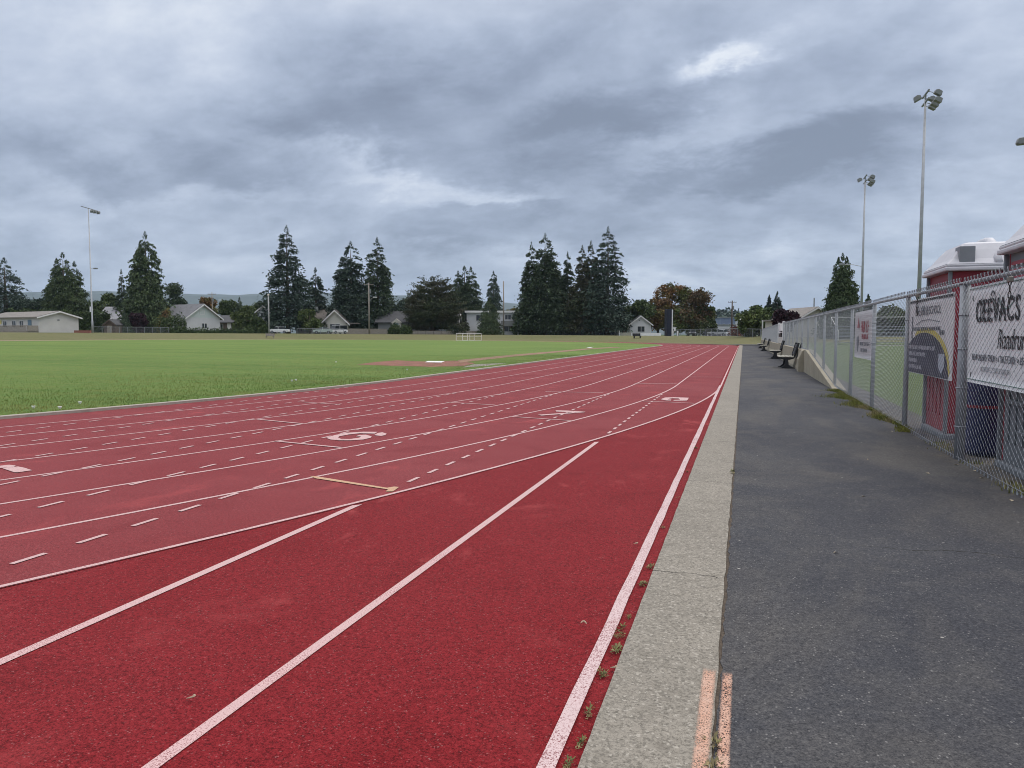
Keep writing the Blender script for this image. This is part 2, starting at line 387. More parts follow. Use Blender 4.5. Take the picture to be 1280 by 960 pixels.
# ------------------------------------------------------------------ ground sheets
def grid(name, xs, ys, mat, zf):
    mb = MB(); nx = len(xs)
    for y in ys:
        for x in xs: mb.v.append((x, y, zf(x, y)))
    for j in range(len(ys)-1):
        for i in range(nx-1):
            a = j*nx+i; mb.f.append((a, a+1, a+nx+1, a+nx))
    return struct(mb.build(name, mat, smooth=True))
def axis(a, b, step, far): return [-far, -far*.35, -far*.12, a-60]+list(np.arange(a, b+.01, step))+[b+60, far*.12, far*.35, far]
def ground_mat():
    m = M_DRY.copy(); m.name = 'verge and lot ground'; nt = NT(m.node_tree); b = nt.n['Principled BSDF']
    src = b.inputs['Base Color'].links[0].from_socket; p = nt.pos(); X, Y, Z = nt.xyz(p)
    n = nt.noise(p, .12, 4)
    lawn = nt.mix(nt.mapr(nt.noise(p, 3, 4), .35, .65), (.05, .085, .025), (.10, .13, .05))
    far = nt.math('MAXIMUM', nt.mapr(Y, 176, 182), nt.mapr(X, -146, -150))
    right = nt.math('MULTIPLY', nt.mapr(X, 2.6, 4), nt.mapr(Y, 104, 98))
    c = nt.mix(nt.math('MAXIMUM', far, right), src, lawn)
    nt.l.new(c, b.inputs['Base Color']); return m
grid('ground', axis(-180, 60, 2.5, 6000), axis(-70, 260, 2.5, 6000), ground_mat(),
     lambda x, y: g(max(-200, min(80, x)), max(-70, min(280, y)))-(.06 if (sd(x, y) < 1.2 or (-12 < x < 3.5 and -40 < y < 104)) else 0)-(.02))
def stadium(off, s):
    """point on the oval at a distance off inside the outer lane line; s = fraction per part"""
    r = RO-off
    return s(r)
def oval_pts(off, n=90, gate=None):
    r = RO-off; out = []
    for i in range(n+1):                       # near bend, from the far side round to the home straight
        t = math.pi+math.pi*i/n; out.append((XC+r*math.cos(t), YC+r*math.sin(t)))
    for i in range(1, 31): out.append((XC+r, YC+(YC2-YC)*i/30))
    for i in range(1, n+1):
        t = math.pi*i/n; out.append((XC+r*math.cos(t), YC2+r*math.sin(t)))
    for i in range(1, 31): out.append((XC-r, YC2-(YC2-YC)*i/30))
    return out
def ribbon(mb, a, b, dz, zf=g):
    n0 = len(mb.v)
    for p, q in zip(a, b): mb.v += [(p[0], p[1], tz(*p)+dz), (q[0], q[1], tz(*q)+dz)]
    for i in range(len(a)-1):
        k = n0+2*i; mb.f.append((k, k+1, k+3, k+2))
def tz(x, y): return .006*min(max(0, -x-11), 120)     # height of the playing surface
mb = MB()
offs = [-.03, 0, 2.2, 4.4, 6.6, 8.9]
for a, b in zip(offs[:-1], offs[1:]): ribbon(mb, oval_pts(b), oval_pts(a), 0)
struct(mb.build('track', M_TRACK))
# sprint chute beside the bend
mb = MB(); ys = list(np.arange(-12, 20.41, .8))+[20.41]
xin = lambda y: XC+math.sqrt((RO-.5)**2-(y-YC)**2)
ribbon(mb, [(xin(y), y) for y in ys], [(-.45, y) for y in ys], -.004)
struct(mb.build('sprint_chute', M_CHUTE))
mb = MB(); ribbon(mb, [(-.60, 20), (-.60, 102.5)], [(-.455, 20), (-.455, 102.5)], .002); struct(mb.build('track_edge', M_CHUTE))
# concrete strip, joint, path
def strip_box(name, x0, x1, y0, y1, z0, z1, mat, jag=0, step=.12, seed=1):
    r = random.Random(seed); mb = MB(); n = max(2, int((y1-y0)/step))
    for i in range(n+1):
        y = y0+(y1-y0)*i/n; j0 = r.uniform(-jag, jag)*.35; j1 = r.uniform(-jag, jag)
        mb.v += [(x0+j0, y, z0), (x0+j0, y, z1), (x1+j1, y, z1), (x1+j1, y, z0)]
    for i in range(n):
        k = 4*i
        for a, b in ((0, 1), (1, 2), (2, 3)): mb.f.append((k+a, k+4+a, k+4+b, k+b))
    mb.f += [(0, 1, 2, 3), (4*n+3, 4*n+2, 4*n+1, 4*n)]
    return struct(mb.build(name, mat))
strip_box('concrete_strip', -.45, -.072, -10, 102, -.05, .016, M_STRIP, .004)
mb = MB().box(-.09, -.03, -10, 101, -.03, .009); struct(mb.build('joint_soil', M_SOIL))
mb = MB(); ysp = list(np.arange(-10, 20, .06))+list(np.arange(20, 101.5, 1.))
rj = random.Random(5)
n0 = 0
for y in ysp:
    e = -.064+rj.uniform(-.005, .010)
    mb.v += [(e, y, -.02), (e+.004, y, .012), (1.2, y, .02), (2.75, y, .012)]
for i in range(len(ysp)-1):
    k = 4*i
    for a in range(3): mb.f.append((k+a, k+a+1, k+a+5, k+a+4))
struct(mb.build('path', M_ASPH))
PATH_END = [(1.35, 99), (1.2, 102), (.2, 105.5), (-2.5, 108.5), (-7, 111.5), (-13, 115)]
mb = MB()
for k_, (x, y) in enumerate(PATH_END):
    a = PATH_END[max(0, k_-1)]; b = PATH_END[min(len(PATH_END)-1, k_+1)]; d = Vector((b[0]-a[0], b[1]-a[1])).normalized(); w_ = (1.4, 1.5, 1.6, 1.2, .9, .6)[k_]; n = Vector((-d.y, d.x))*w_
    for q in range(7):
        f = 1-q/3; mb.v.append((x+n.x*f, y+n.y*f, max(.018, g(x+n.x*f, y+n.y*f)+.05)))
for k_ in range(len(PATH_END)-1):
    for q in range(6): a = 7*k_+q; mb.f.append((a, a+1, a+8, a+7))
struct(mb.build('path_end', M_ASPH))
# inner kerb + infield + far field
mb = MB(); ia, ib = oval_pts(8.84), oval_pts(9.02)
n0 = len(mb.v)
for p, q in zip(ia, ib):
    z = tz(*p); mb.v += [(p[0], p[1], z-.02), (p[0], p[1], z+.045), (q[0], q[1], z+.045), (q[0], q[1], z-.02)]
for i in range(len(ia)-1):
    k = 4*i
    for a in range(3): mb.f.append((k+a, k+a+1, k+a+5, k+a+4))
struct(mb.build('track_kerb', M_KERB))
# infield sheet with an uneven grass edge
rg = random.Random(3)
mb = MB(); edge = []
base_pts = oval_pts(9.0, 500)
rings = [9.0, 9.14, 9.6, 14, 24, 38]
ringpts = [oval_pts(o, 260) for o in rings]
nn = len(ringpts[0])
for ri, rp in enumerate(ringpts):
    for p in rp:
        j = rg.uniform(-.03, .06) if ri <= 1 else 0
        mb.v.append((p[0]-j, p[1], tz(*p)+(.0 if ri == 0 else .05+rg.uniform(0, .02) if ri == 1 else .05)))
for ri in range(len(rings)-1):
    for i in range(nn-1):
        a = ri*nn+i; mb.f.append((a, a+1, a+nn+1, a+nn))
c0 = len(mb.v); core = [(XC+x, y) for x in (-12.1, 12.1) for y in (YC, YC2)]
mb.v += [(XC-12.1, YC, tz(XC-12.1, 0)+.05), (XC+12.1, YC, tz(XC+12.1, 0)+.05), (XC+12.1, YC2, tz(XC+12.1, 0)+.05), (XC-12.1, YC2, tz(XC-12.1, 0)+.05)]
mb.f.append((c0, c0+1, c0+2, c0+3))
rr = [i for i in range(nn)]
def lastring(i): return (len(rings)-1)*nn+i
mb.f.append(tuple([lastring(i) for i in range(0, 261)])); mb.f.append(tuple([lastring(i) for i in range(290, 551)]))
struct(mb.build('infield', M_GRASS, smooth=True))
grid('side_field', list(np.arange(2.75, 90, 2.5)), list(np.arange(-10, 100, 2.5)), M_GRASS2, lambda x, y: g(x, y)+.012)
# jump pad and runway in the infield
def flat(name, pix, mat, dz, world=None):
    pts = world or [ray(*p) for p in pix]
    mb = MB(); mb.add([(x, y, tz(x, y)+dz) for x, y in pts], [tuple(range(len(pts)))])
    return struct(mb.build(name, mat))
flat('jump_pad', [(446, 457.3), (470, 454), (496, 451.9), (528, 453.4), (569, 452.2), (594, 455.5), (580, 459.5), (535, 460.2), (480, 458.6)], M_PAD, .058)
flat('runway', [(572, 451.6), (640, 444.6), (735, 436.3), (772, 434.2), (776, 435.0), (738, 437.5), (640, 447.2), (575, 455)], M_RUN, .060)
flat('takeoff_board', [(531, 454.6), (535, 452.9), (556, 453.2), (552, 454.9)], M_WHITE, .066)
flat('runway_board', [(733, 435.3), (737, 434.6), (742, 434.6), (738, 435.4)], M_WHITE, .066)
flat('gravel_patch', [(577, 461.2), (592, 457), (620, 455.8), (634, 455.5), (612, 458.8)], plain('grey gravel', (.25, .23, .2), .95, .5, 12), .056)

# ------------------------------------------------------------------ painted track markings (4 mm sheets)
def lane_lines():
    mb = MB(); h = .020
    for k in range(8):
        ribbon(mb, oval_pts(k*LW+h, 200), oval_pts(k*LW-h, 200), .0025)
    return struct(mb.build('lane_lines', M_LINE))
lane_lines()
mb = MB(); r = random.Random(2)
ys = list(np.arange(-12, 20.6, .35))
ribbon(mb, [(-.575+r.uniform(-.003, .003), y) for y in ys], [(-.518+r.uniform(-.003, .003), y) for y in ys], .004); struct(mb.build('edge_line', M_LINE2))
CH = [-1.69, -2.82, -3.96, -5.07, -6.16, -7.26, -8.34, -9.41]
mb = MB()
ribbon(mb, [(-1.715, -12), (-1.715, 9.22)], [(-1.665, -12), (-1.665, 9.25)], .0)
ribbon(mb, [(-2.845, -12), (-2.845, 5.22)], [(-2.79, -12), (-2.79, 5.28)], .0); struct(mb.build('chute_lines', M_LINE))
mb = MB()
for x, y0 in zip(CH, (10.05, 6.2, 3.3, 3.1, 3.2, 3.2, 3.2, 3.3)):
    y = y0
    while y < 17.3:
        a, b = y, y+.225
        mb.add([(x-.019, a, .005), (x+.019, a, .005), (x+.019, b, .005), (x-.019, b, .005)], [(0, 1, 2, 3)]); y += .4545
struct(mb.build('lane_dashes', M_LINE))
mb = MB()
for x0, y0, x1, y1, w in ((-5.48, 8.14, -4.42, 7.88, .05), (-7.15, 10.18, -6.15, 9.86, .05), (-3.55, 11.7, -2.47, 11.38, .045), (-4.33, 17.1, -3.0, 17.15, .05), (-1.93, 15.22, -.87, 14.97, .05), (-2.78, 20.7, -1.68, 20.83, .06), (-1.62, 24.4, -.55, 24.6, .06), (-5.49, 13.85, -4.4, 13.55, .045), (-8.2, 13.1, -7.2, 12.8, .045)):
    d = Vector((x1-x0, y1-y0)).normalized(); n = Vector((-d.y, d.x))*w/2
    mb.add([(x0-n.x, y0-n.y, .0068), (x1-n.x, y1-n.y, .0068), (x1+n.x, y1+n.y, .0068), (x0+n.x, y0+n.y, .0068)], [(0, 1, 2, 3)])
struct(mb.build('stagger_lines', M_LINE))
def mark(name, polys, x0, y0, z, mat=M_LINE):
    mb = MB()
    for poly in polys:
        pts = [ray(x0+a/z, y0+b/z) for a, b in poly]
        mb.add([(x, y, .0062) for x, y in pts], [tuple(range(len(pts)))])
    return struct(mb.build(name, mat))
mark('lane_number', [[(165,228),(300,185),(480,148),(760,130),(985,133),(940,160),(700,155),(520,175),(370,205),(355,225),(400,245),(540,248),(690,228),(720,205),(640,205),(690,182),(800,178),(890,205),(880,225),(760,255),(560,268),(380,268),(230,255)], [(930,185),(990,150),(1060,140),(1130,160),(1110,185),(1040,198)]], 395, 530, 12.8)
mark('lane_number', [[(150,178),(920,125),(900,138),(220,190)], [(440,106),(640,111),(920,127),(760,141),(450,125)]], 660, 505, 12.8)
mark('lane_number', [[(330,185),(400,157),(540,152),(520,168),(470,175),(440,187),(500,190),(495,205),(420,203)], [(540,152),(780,160),(765,190),(745,205),(530,208),(550,195),(640,192),(620,172),(520,168)]], 800, 485, 12.8)
mark('lane_number', [[(70,345),(240,315),(480,295),(640,325),(860,395),(480,450),(380,448)], [(-330,300),(0,275),(240,248),(420,268),(360,310),(0,335),(-300,345)]], 0, 570, 21.33)
mark('distance_arrow', [[(268,463),(300,464),(655,522),(690,516),(715,518),(700,530),(685,540),(648,541),(660,530),(300,475)]], 320, 480, 4., M_ARROW)

# faded orange survey paint either side of the joint
def spray_mat():
    m, nt, b = new_mat('faded orange spray paint'); p = nt.pos()
    n = nt.noise(p, 140, 2, .8); big = nt.noise(p, 18, 3)
    c = nt.mix(nt.mapr(big, .3, .7), (.60, .32, .215), (.56, .37, .28))
    o = nt.obj(); X, Y, Z = nt.xyz(o)      # object space: -1..1 across the stroke
    ex = nt.mapr(nt.math('ADD', nt.math('ABSOLUTE', X), nt.mapr(n, .25, .75, -.45, .45)), .72, .98, 1, 0)
    ey = nt.mapr(nt.math('ADD', nt.math('ABSOLUTE', Y), nt.mapr(n, .25, .75, -.05, .05)), .96, 1., 1, 0)
    a = nt.math('MULTIPLY', nt.math('MULTIPLY', ex, ey), nt.mapr(nt.math('ADD', n, nt.mapr(big, .3, .7, -.06, .06)), .38, .52))
    setb(nt, b, Base__Color=c, Roughness=.85, Alpha=nt.math('MULTIPLY', a, .90)); return m
M_SPRAY = spray_mat()
Y_OR = ray(890, 842)[1]
for x0, x1, z, y0, y1 in ((-.128, -.074, .021, 1.4, Y_OR), (-.056, -.014, .019, 1.4, Y_OR-.01)):
    o = struct(MB().add([(-1, -1, 0), (1, -1, 0), (1, 1, 0), (-1, 1, 0)], [(0, 1, 2, 3)]).build('orange_paint', M_SPRAY))
    o.location = ((x0+x1)/2, (y0+y1)/2, z); o.scale = ((x1-x0)/2, (y1-y0)/2, 1)

# ------------------------------------------------------------------ grass blades, weeds, leaves
def blades(n, pf, hmin, hmax, wid, seed, lean=.5):
    r = np.random.default_rng(seed)
    base = pf(n, r); n = len(base)
    az = r.uniform(0, 2*np.pi, n); h = r.uniform(hmin, hmax, n); w = wid*r.uniform(.6, 1.3, n)
    side = np.stack([np.cos(az), np.sin(az), np.zeros(n)], 1)*w[:, None]
    la = r.uniform(0, 2*np.pi, n); ll = h*r.uniform(0, lean, n)
    tip = base+np.stack([np.cos(la)*ll, np.sin(la)*ll, h], 1); mid = base+np.stack([np.cos(la)*ll*.35, np.sin(la)*ll*.35, h*.6], 1)
    return np.stack([base-side, base+side, mid*.5+tip*.5+side*.4, tip], 1)
M_BLADE = foliage('grass blades', (.112, .185, .034), (.165, .245, .055), (.22, .235, .065), .8, .82, 1.18)
def infield_pts(n, r):
    d = 9.02+np.abs(r.exponential(3.5, n)); t = r.uniform(R_(-28), R_(18), n)
    rad = RO-d; x = XC+rad*np.cos(t); y = YC+rad*np.sin(t)
    k = y > YC; x = np.where(k, XC+rad, x); y = np.where(k, YC+(y-YC)*2.2, y)
    z = .006*np.maximum(0, -x-11)+.045
    return np.stack([x, y, z], 1)[d < 24]
o = np_mesh('grass', blades(75000, infield_pts, .015, .042, .006, 1), M_BLADE); o['kind'] = 'stuff'
def fence_pts(n, r):
    y = r.uniform(11.2, 19.3, n); w = .10+.16*np.exp(-((y-17)/2.2)**2)
    x = 2.17-np.abs(r.normal(0, 1, n))*w*(.6+.4*np.sin(y*3)); return np.stack([x, y, np.full(n, .012)], 1)
M_VERGE = foliage('mossy verge grass', (.10, .12, .02), (.19, .19, .045), (.22, .19, .09), 2.)
o = np_mesh('verge_grass', blades(14000, fence_pts, .012, .065, .005, 2, 1.1), M_VERGE); o['kind'] = 'stuff'
def fence_pts2(n, r):
    y = r.uniform(4, 11.5, n); x = 2.22+r.normal(0, .06, n); k = np.sin(y*2.1)+np.sin(y*5.3) > .3
    return np.stack([x, y, np.full(n, .012)], 1)[k]
o = np_mesh('verge_weeds', blades(2600, fence_pts2, .015, .06, .006, 3, 1.), M_VERGE); o['kind'] = 'stuff'
M_WEED = foliage('weed leaves', (.08, .10, .03), (.14, .145, .05), (.20, .17, .08), 20)
def weed(x, y, s, seed, z=0.004):
    """a few small loose clumps of narrow leaves spreading along the gap"""
    r = np.random.default_rng(seed); Q = []
    for c in range(int(r.integers(2, 5))):
        n = int(r.integers(18, 40)); ox, oy = r.normal(0, .006), r.normal(0, s*.8); k = s*r.uniform(.5, 1.)
        az = r.uniform(0, 2*np.pi, n); el = r.uniform(.05, 1.0, n); L = k*r.uniform(.35, 1.1, n)
        d = np.stack([np.cos(az)*np.cos(el)*.8, np.sin(az)*np.cos(el)*1.3, np.sin(el)*.8], 1); side = np.stack([-np.sin(az), np.cos(az), r.normal(0, .3, n)], 1)
        b = np.stack([ox+r.normal(0, .004, n), oy+r.normal(0, .008, n), np.zeros(n)], 1)+d*(k*r.uniform(0, .4, n))[:, None]
        w = (L*r.uniform(.06, .17, n))[:, None]; tip = b+d*L[:, None]; tip[:, 2] -= L*.15
        Q.append(np.stack([b, b+d*(L*.55)[:, None]+side*w, tip, b+d*(L*.55)[:, None]-side*w], 1))
    o = np_mesh('weed', np.concatenate(Q), M_WEED); o.location = (x, y, z)
    return tag(o, 'small weed tuft growing in the gap between red track and concrete', 'weed', 'weeds beside the concrete strip')
rw = random.Random(11)
for i, (px, py) in enumerate([(705, 958), (713, 928), (731, 888), (748, 842), (758, 812), (765, 796), (774, 787), (776, 772), (797, 728), (806, 708), (829, 660), (845, 622), (858, 590), (872, 560)]):
    x, y = ray(px, py); weed(-.485+rw.uniform(-.012, .012), y, rw.uniform(.015, .032), i)
for i in range(9):
    o = weed(-.066+rw.uniform(-.006, .006), 1.75+.085*i+rw.uniform(-.02, .02), rw.uniform(.025, .05), 40+i)
    tag(o, 'green weed sprouting in the soil joint between the orange paint strokes', 'weed', 'weeds in the path joint')
o = weed(-.07, 7.35, .055, 77, .018); tag(o, 'flat weed creeping over the concrete strip from the path joint', 'weed')
M_TAN = plain('dead twig', (.42, .31, .22), .8, .2)
def litter(px, py, L, rz, i):
    x, y = ray(px, py); mb = MB(); n = 6
    pts = [(math.cos(t*1.4)*L*t, math.sin(t*1.4)*L*.5*t, .006+.004*math.sin(t*3)) for t in [k/n for k in range(n+1)]]
    mb.tube(pts, [.0015+.003*math.sin(math.pi*k/n) for k in range(n+1)], 5)
    o = mb.build('dead_leaf', M_TAN, loc=(x, y, .006)); o.rotation_euler = (0, 0, rz)
    return tag(o, ['curled dry leaf standing on the red chute nearest the white edge line', 'thin dry twig lying alone on the dark red chute lower left', 'dry leaf lying at the edge line beside the weeds', 'dry pale twig on the red chute left of the edge line near the crack'][i], 'leaf')
litter(733, 783, .05, 1.9, 0); litter(233, 877, .06, .2, 1); litter(763, 838, .05, -.3, 2); litter(792, 682, .06, .1, 3)
M_LEAF = plain('pale dry leaf', (.40, .34, .24), .85, .25, 30)
for i in range(16):
    q = random.Random(300+i); yy = q.uniform(3.2, 11.5); xx = 2.12-abs(q.gauss(0, .16)) if i < 12 else q.uniform(.4, 1.7); L = q.uniform(.018, .04)
    mb = MB().add([(-L, 0, .002), (0, -L*.45, .006), (L, 0, .003), (0, L*.45, .010)], [(0, 1, 2), (0, 2, 3)])
    o = mb.build('dry_leaf', M_LEAF, loc=(xx, yy, .018)); o.rotation_euler = (0, 0, q.uniform(0, 6)); tag(o, 'tiny pale dry leaf lying on the asphalt path', 'leaf', 'dry leaves on the path')
M_FLUFF = plain('white clover', (.75, .75, .7), .9, .05)
for px, py in ((42, 515.5), (100, 509.7), (75, 516), (365, 480), (370, 479), (420, 455), (509, 465.2)):
    x, y = ray(px, py); r = random.Random(px)
    mb = MB()
    for k in range(7):
        a = k*.9; mb.tube([(0, 0, 0), (math.cos(a)*.03, math.sin(a)*.03, .035)], [.016, .006], 5)
    o = mb.build('clover_head', M_FLUFF, loc=(x, y, tz(x, y)+.075)); tag(o, 'small white clover head standing out in the green infield', 'flower', 'white flowers in the infield')

# ------------------------------------------------------------------ concrete barrier wall and chain link fence
FX = 2.17
wall = thing('retaining_wall', 'cream concrete wall with sloped end under the chain link fence', 'wall', (0, 0, 0))
mb = MB(); prof = [(1.93, -.05), (1.93, .10), (2.00, .30), (2.03, .78), (2.34, .80), (2.40, -.05)]
y = 28.9; i = 0
while y < 97:
    y1 = min(97, y+3.6); mb.prism([(a, b) for a, b in prof], y, y1-.02, 'y'); y = y1
mb.build('wall_body', M_WALL, wall, bevel=.02)
mb = MB(); mb.add([(2.04, 19.4, -.05), (2.33, 19.4, -.05), (2.33, 28.88, -.05), (2.04, 28.88, -.05), (2.04, 19.4, .02), (2.33, 19.4, .02), (2.33, 28.0, .79), (2.04, 28.0, .79), (2.33, 28.88, .79), (2.04, 28.88, .79)],
                  [(0, 3, 2, 1), (4, 5, 6, 7), (7, 6, 8, 9), (0, 1, 5, 4), (1, 2, 8, 6, 5), (3, 0, 4, 7, 9), (2, 3, 9, 8)]); mb.build('wing_wall', M_WALL, wall, bevel=.015)
mb = MB().prism([(1.86, -.05), (1.86, .45), (1.98, .74), (2.06, .78), (2.06, -.05)], 28.75, 29.6, 'y'); mb.build('end_block', M_WALL, wall, bevel=.015)

fence = thing('chain_link_fence', 'tall galvanised chain link fence along the right side of the path', 'fence', (FX, 0, 0))
def ztop(y): return 1.815+.0036*min(max(0, y-5), 42)
def zbot(y): return .03 if y < 19.4 else .03+.79*min(1, (y-19.4)/8.6)
BAY = 2.85; posts = [8.93+BAY*k for k in range(-3, 32)]
GATE = (46.0, 52.1)
def mesh_panel(w, zb0, zb1, zt0, zt1, p=.055, rad=.00155):
    """woven diamonds: zig-zag wires hooked into their neighbours, knuckled ends past the rail"""
    V = []; Fc = []; n = int(w/p)
    for i in range(n):
        yc = (i+.5)*p; t = yc/w; zb = zb0+(zb1-zb0)*t-.02; zt = zt0+(zt1-zt0)*t+.055
        q = .035; m = int((zt-zb)/q); pts = []
        for k in range(m+1):
            s = 1 if (k+i) % 2 else -1
            for dq in (.004, -.004): pts.append((.003*s, yc+s*(p/2+.001), zt-k*q+dq))
        pts[0] = (.004, yc+.022, zt)
        b = len(V)
        for (x, y, z) in pts:
            V += [(x, y-rad, z), (x+rad, y+rad*.6, z), (x-rad, y+rad*.6, z)]
        for k in range(len(pts)-1):
            for c in range(3): Fc.append((b+3*k+c, b+3*k+(c+1) % 3, b+3*k+3+(c+1) % 3, b+3*k+3+c))
        for sgn in ((-1, 1) if i % 2 else ()):                  # twisted barb ends, top and bottom
            for za, zb_ in ((zt-.03, zt+.008), (zb+.04, zb-.015)):
                b = len(V); rr = .0020
                for (y_, z_) in ((yc-sgn*.006, za), (yc+sgn*.017, zb_)): V += [(-.002, y_-rr, z_), (.004, y_+rr, z_), (-.005, y_+rr, z_)]
                for c in range(3): Fc.append((b+c, b+(c+1) % 3, b+3+(c+1) % 3, b+3+c))
    me = bpy.data.meshes.new('mesh_panel'); me.from_pydata(V, [], Fc); me.update(); me.materials.append(M_WIRE); return me
near_me = mesh_panel(BAY, 0, 0, 1.8, 1.8); far_me = mesh_panel(BAY, 0, 0, 1.15, 1.15)
for k, y in enumerate(posts):
    if GATE[0]+1 < y < GATE[1]-1: continue
    r = .034 if k != 3 else .050
    mb = MB().tube([(0, y, -.1 if y < 28 else .7), (0, y, ztop(y)-.01)], r, 12)
    mb.tube([(0, y, ztop(y)-.012), (0, y, ztop(y)+.01)], r+.006, 12)
    for zz in (.35, .75, 1.15, 1.5): 
        if zz > zbot(y)+.1: mb.tube([(-.001, y, zz), (-.001, y, zz+.012)], r+.005, 10)
    mb.build('post', M_GALV, fence, smooth=True)
    if k == len(posts)-1: break
    y1 = y+BAY
    if y1 > GATE[0]+1 and y < GATE[1]-1: continue
    flatbay = y1 < 19.4 or y > 28
    me = (near_me if y1 < 19.4 else far_me) if flatbay else mesh_panel(BAY, zbot(y), zbot(y1), ztop(y), ztop(y1))
    o = link(bpy.data.objects.new('mesh_panel', me)); o.parent = fence; o.location = (-.036, y, zbot(y) if flatbay else 0)
    if flatbay: o.scale = (1, 1, (ztop(y)-zbot(y))/(1.8 if y1 < 19.4 else 1.15))
for a, b in ((posts[0], GATE[0]), (GATE[1], posts[-1])):
    n = 30; MB().tube([(0, a+(b-a)*i/n, ztop(a+(b-a)*i/n)) for i in range(n+1)], .021, 10).build('top_rail', M_GALV, fence, smooth=True)
MB().tube([(-.04, posts[0]+(19.4-posts[0])*i/12, .055+.01*math.sin(i*2)) for i in range(13)], .0025, 5).build('tension_wire', M_WIRE, fence)
MB().tube([(0, posts[-1], .7), (0, posts[-1], 2.9), (0, posts[-1], 3.1)], [.09, .08, .02], 10).build('end_post', plain('pale post', (.5, .52, .47)), fence)

gate = thing('gate_frame', 'white gate posts with sign boxes in the gap of the fence', 'gate', (FX, 0, 0))
for y in (GATE[0]+.1, GATE[1]-.1):
    MB().box(-.07, .07, y-.07, y+.07, .75, 2.08).build('post', M_WHITE, gate)
MB().box(-.05, .02, 48.0, 50.6, 1.55, 1.98).build('sign_box', M_WHITE, gate, bevel=.01)
MB().box(-.05, .02, 48.2, 50.8, 1.18, 1.38).build('latch_box', M_BLACK, gate)
MB().box(-.06, .04, GATE[0]+.3, GATE[1]-.3, .82, 1.10).build('lower_panel', plain('pale panel', (.55, .55, .5)), gate)
mb = MB()
for z in (1.14, 1.46): mb.box(-.03, .03, GATE[0]+.2, GATE[1]-.2, z-.02, z+.02)
mb.build('rail', M_WHITE, gate)

# ------------------------------------------------------------------ banners on the fence
def banner(name, label, y_left, z_mid, w, h, mat):
    t = thing(name, label, 'banner', (0, 0, 0), 0, 'banners hung on the chain link fence')
    t.matrix_world = Matrix(((0, 0, -1, FX+.012), (-1, 0, 0, y_left), (0, 1, 0, z_mid), (0, 0, 0, 1)))
    # slightly billowed sheet
    nx, ny = 24, 10; mb = MB()
    for s in (0, 1):
        for j in range(ny+1):
            for i in range(nx+1):
                u, v = i/nx, j/ny; mb.v.append((u*w, (v-.5)*h, bz(u, v)-.004*s))
    def idx(s, j, i): return s*(nx+1)*(ny+1)+j*(nx+1)+i
    for j in range(ny):
        for i in range(nx):
            mb.f.append((idx(0, j, i), idx(0, j, i+1), idx(0, j+1, i+1), idx(0, j+1, i))); mb.f.append((idx(1, j, i), idx(1, j+1, i), idx(1, j+1, i+1), idx(1, j, i+1)))
    for i in range(nx):
        for j in (0, ny): mb.f.append((idx(0, j, i), idx(0, j, i+1), idx(1, j, i+1), idx(1, j, i)))
    for j in range(ny):
        for i in (0, nx): mb.f.append((idx(0, j, i), idx(0, j+1, i), idx(1, j+1, i), idx(1, j, i)))
    mb.build('sheet', mat, t, smooth=True)
    return t
def bz(u, v): return .004*math.sin(u*9+v*3)
def art(parent, name, polys, mat, w, h, lift=.008):
    mb = MB()
    for poly in polys: mb.prism(poly, lift-.002, lift+.0005, 'z')
    return mb.build(name, mat, parent)
def strokes(parent, name, lines, wid, mat, lift=.008):
    mb = MB()
    for ln in lines:
        for (a, b), (c, d) in zip(ln[:-1], ln[1:]):
            v = Vector((c-a, d-b)); 
            if v.length == 0: continue
            v.normalize(); n = Vector((-v.y, v.x))*wid/2
            mb.prism([(a-n.x, b-n.y), (c-n.x, d-n.y), (c+n.x, d+n.y), (a+n.x, b+n.y)], lift-.002, lift+.0005, 'z')
    return mb.build(name, mat, parent)
def lettering(parent, text, x, y, height, mat, sx=1., bold=0., shear=0., lift=.009, width=None):
    cu = bpy.data.curves.new('lettering', 'FONT'); cu.body = text; cu.size = height*1.37; cu.offset = bold; cu.shear = shear; cu.space_character = 1.12 if bold else 1.0; cu.extrude = .0008; cu.resolution_u = 4
    tmp = bpy.data.objects.new('lettering', cu); COL.objects.link(tmp)
    dg = bpy.context.evaluated_depsgraph_get(); me = bpy.data.meshes.new_from_object(tmp.evaluated_get(dg))
    bpy.data.objects.remove(tmp); bpy.data.curves.remove(cu)
    xs = [v.co.x for v in me.vertices]
    if width: sx = width/(max(xs)-min(xs))
    for v in me.vertices: v.co.x = (v.co.x-min(xs))*sx
    me.materials.clear(); me.materials.append(mat); me.name = 'lettering'
    o = link(bpy.data.objects.new('lettering', me)); o.parent = parent; o.location = (x, y, lift); return o
def fine_print(parent, x, y, width, h, mat, seed, dots=()):
    """a line of print too small to read in the photo: letter-like strokes in word groups"""
    r = random.Random(seed); cw = h*.62; lines = []; cx = x; word = r.randint(4, 9)
    while cx < x+width:
        if word == 0: word = r.randint(3, 9); cx += cw*.8; continue
        a, b, m = cx, cx+cw*.68, y+h*.5
        opts = [((a, y), (a, y+h)), ((b, y), (b, y+h)), ((a, y+h), (b, y+h)), ((a, m), (b, m)), ((a, y), (b, y)), ((a, y), (b, y+h))]
        for q in r.sample(opts, r.choice((2, 3, 3))): lines.append(list(q))
        cx += cw; word -= 1
    for d in dots: lines.append([(d, y+h*.35), (d, y+h*.65)])
    return strokes(parent, 'fine_print', lines, h*.17, mat, .0125)
M_VINYL = plain('white vinyl', (.76, .77, .78), .5, .05); M_INK = plain('black ink', (.012, .012, .014), .6, .1); M_GREYINK = plain('grey ink', (.14, .15, .17), .6, .1)
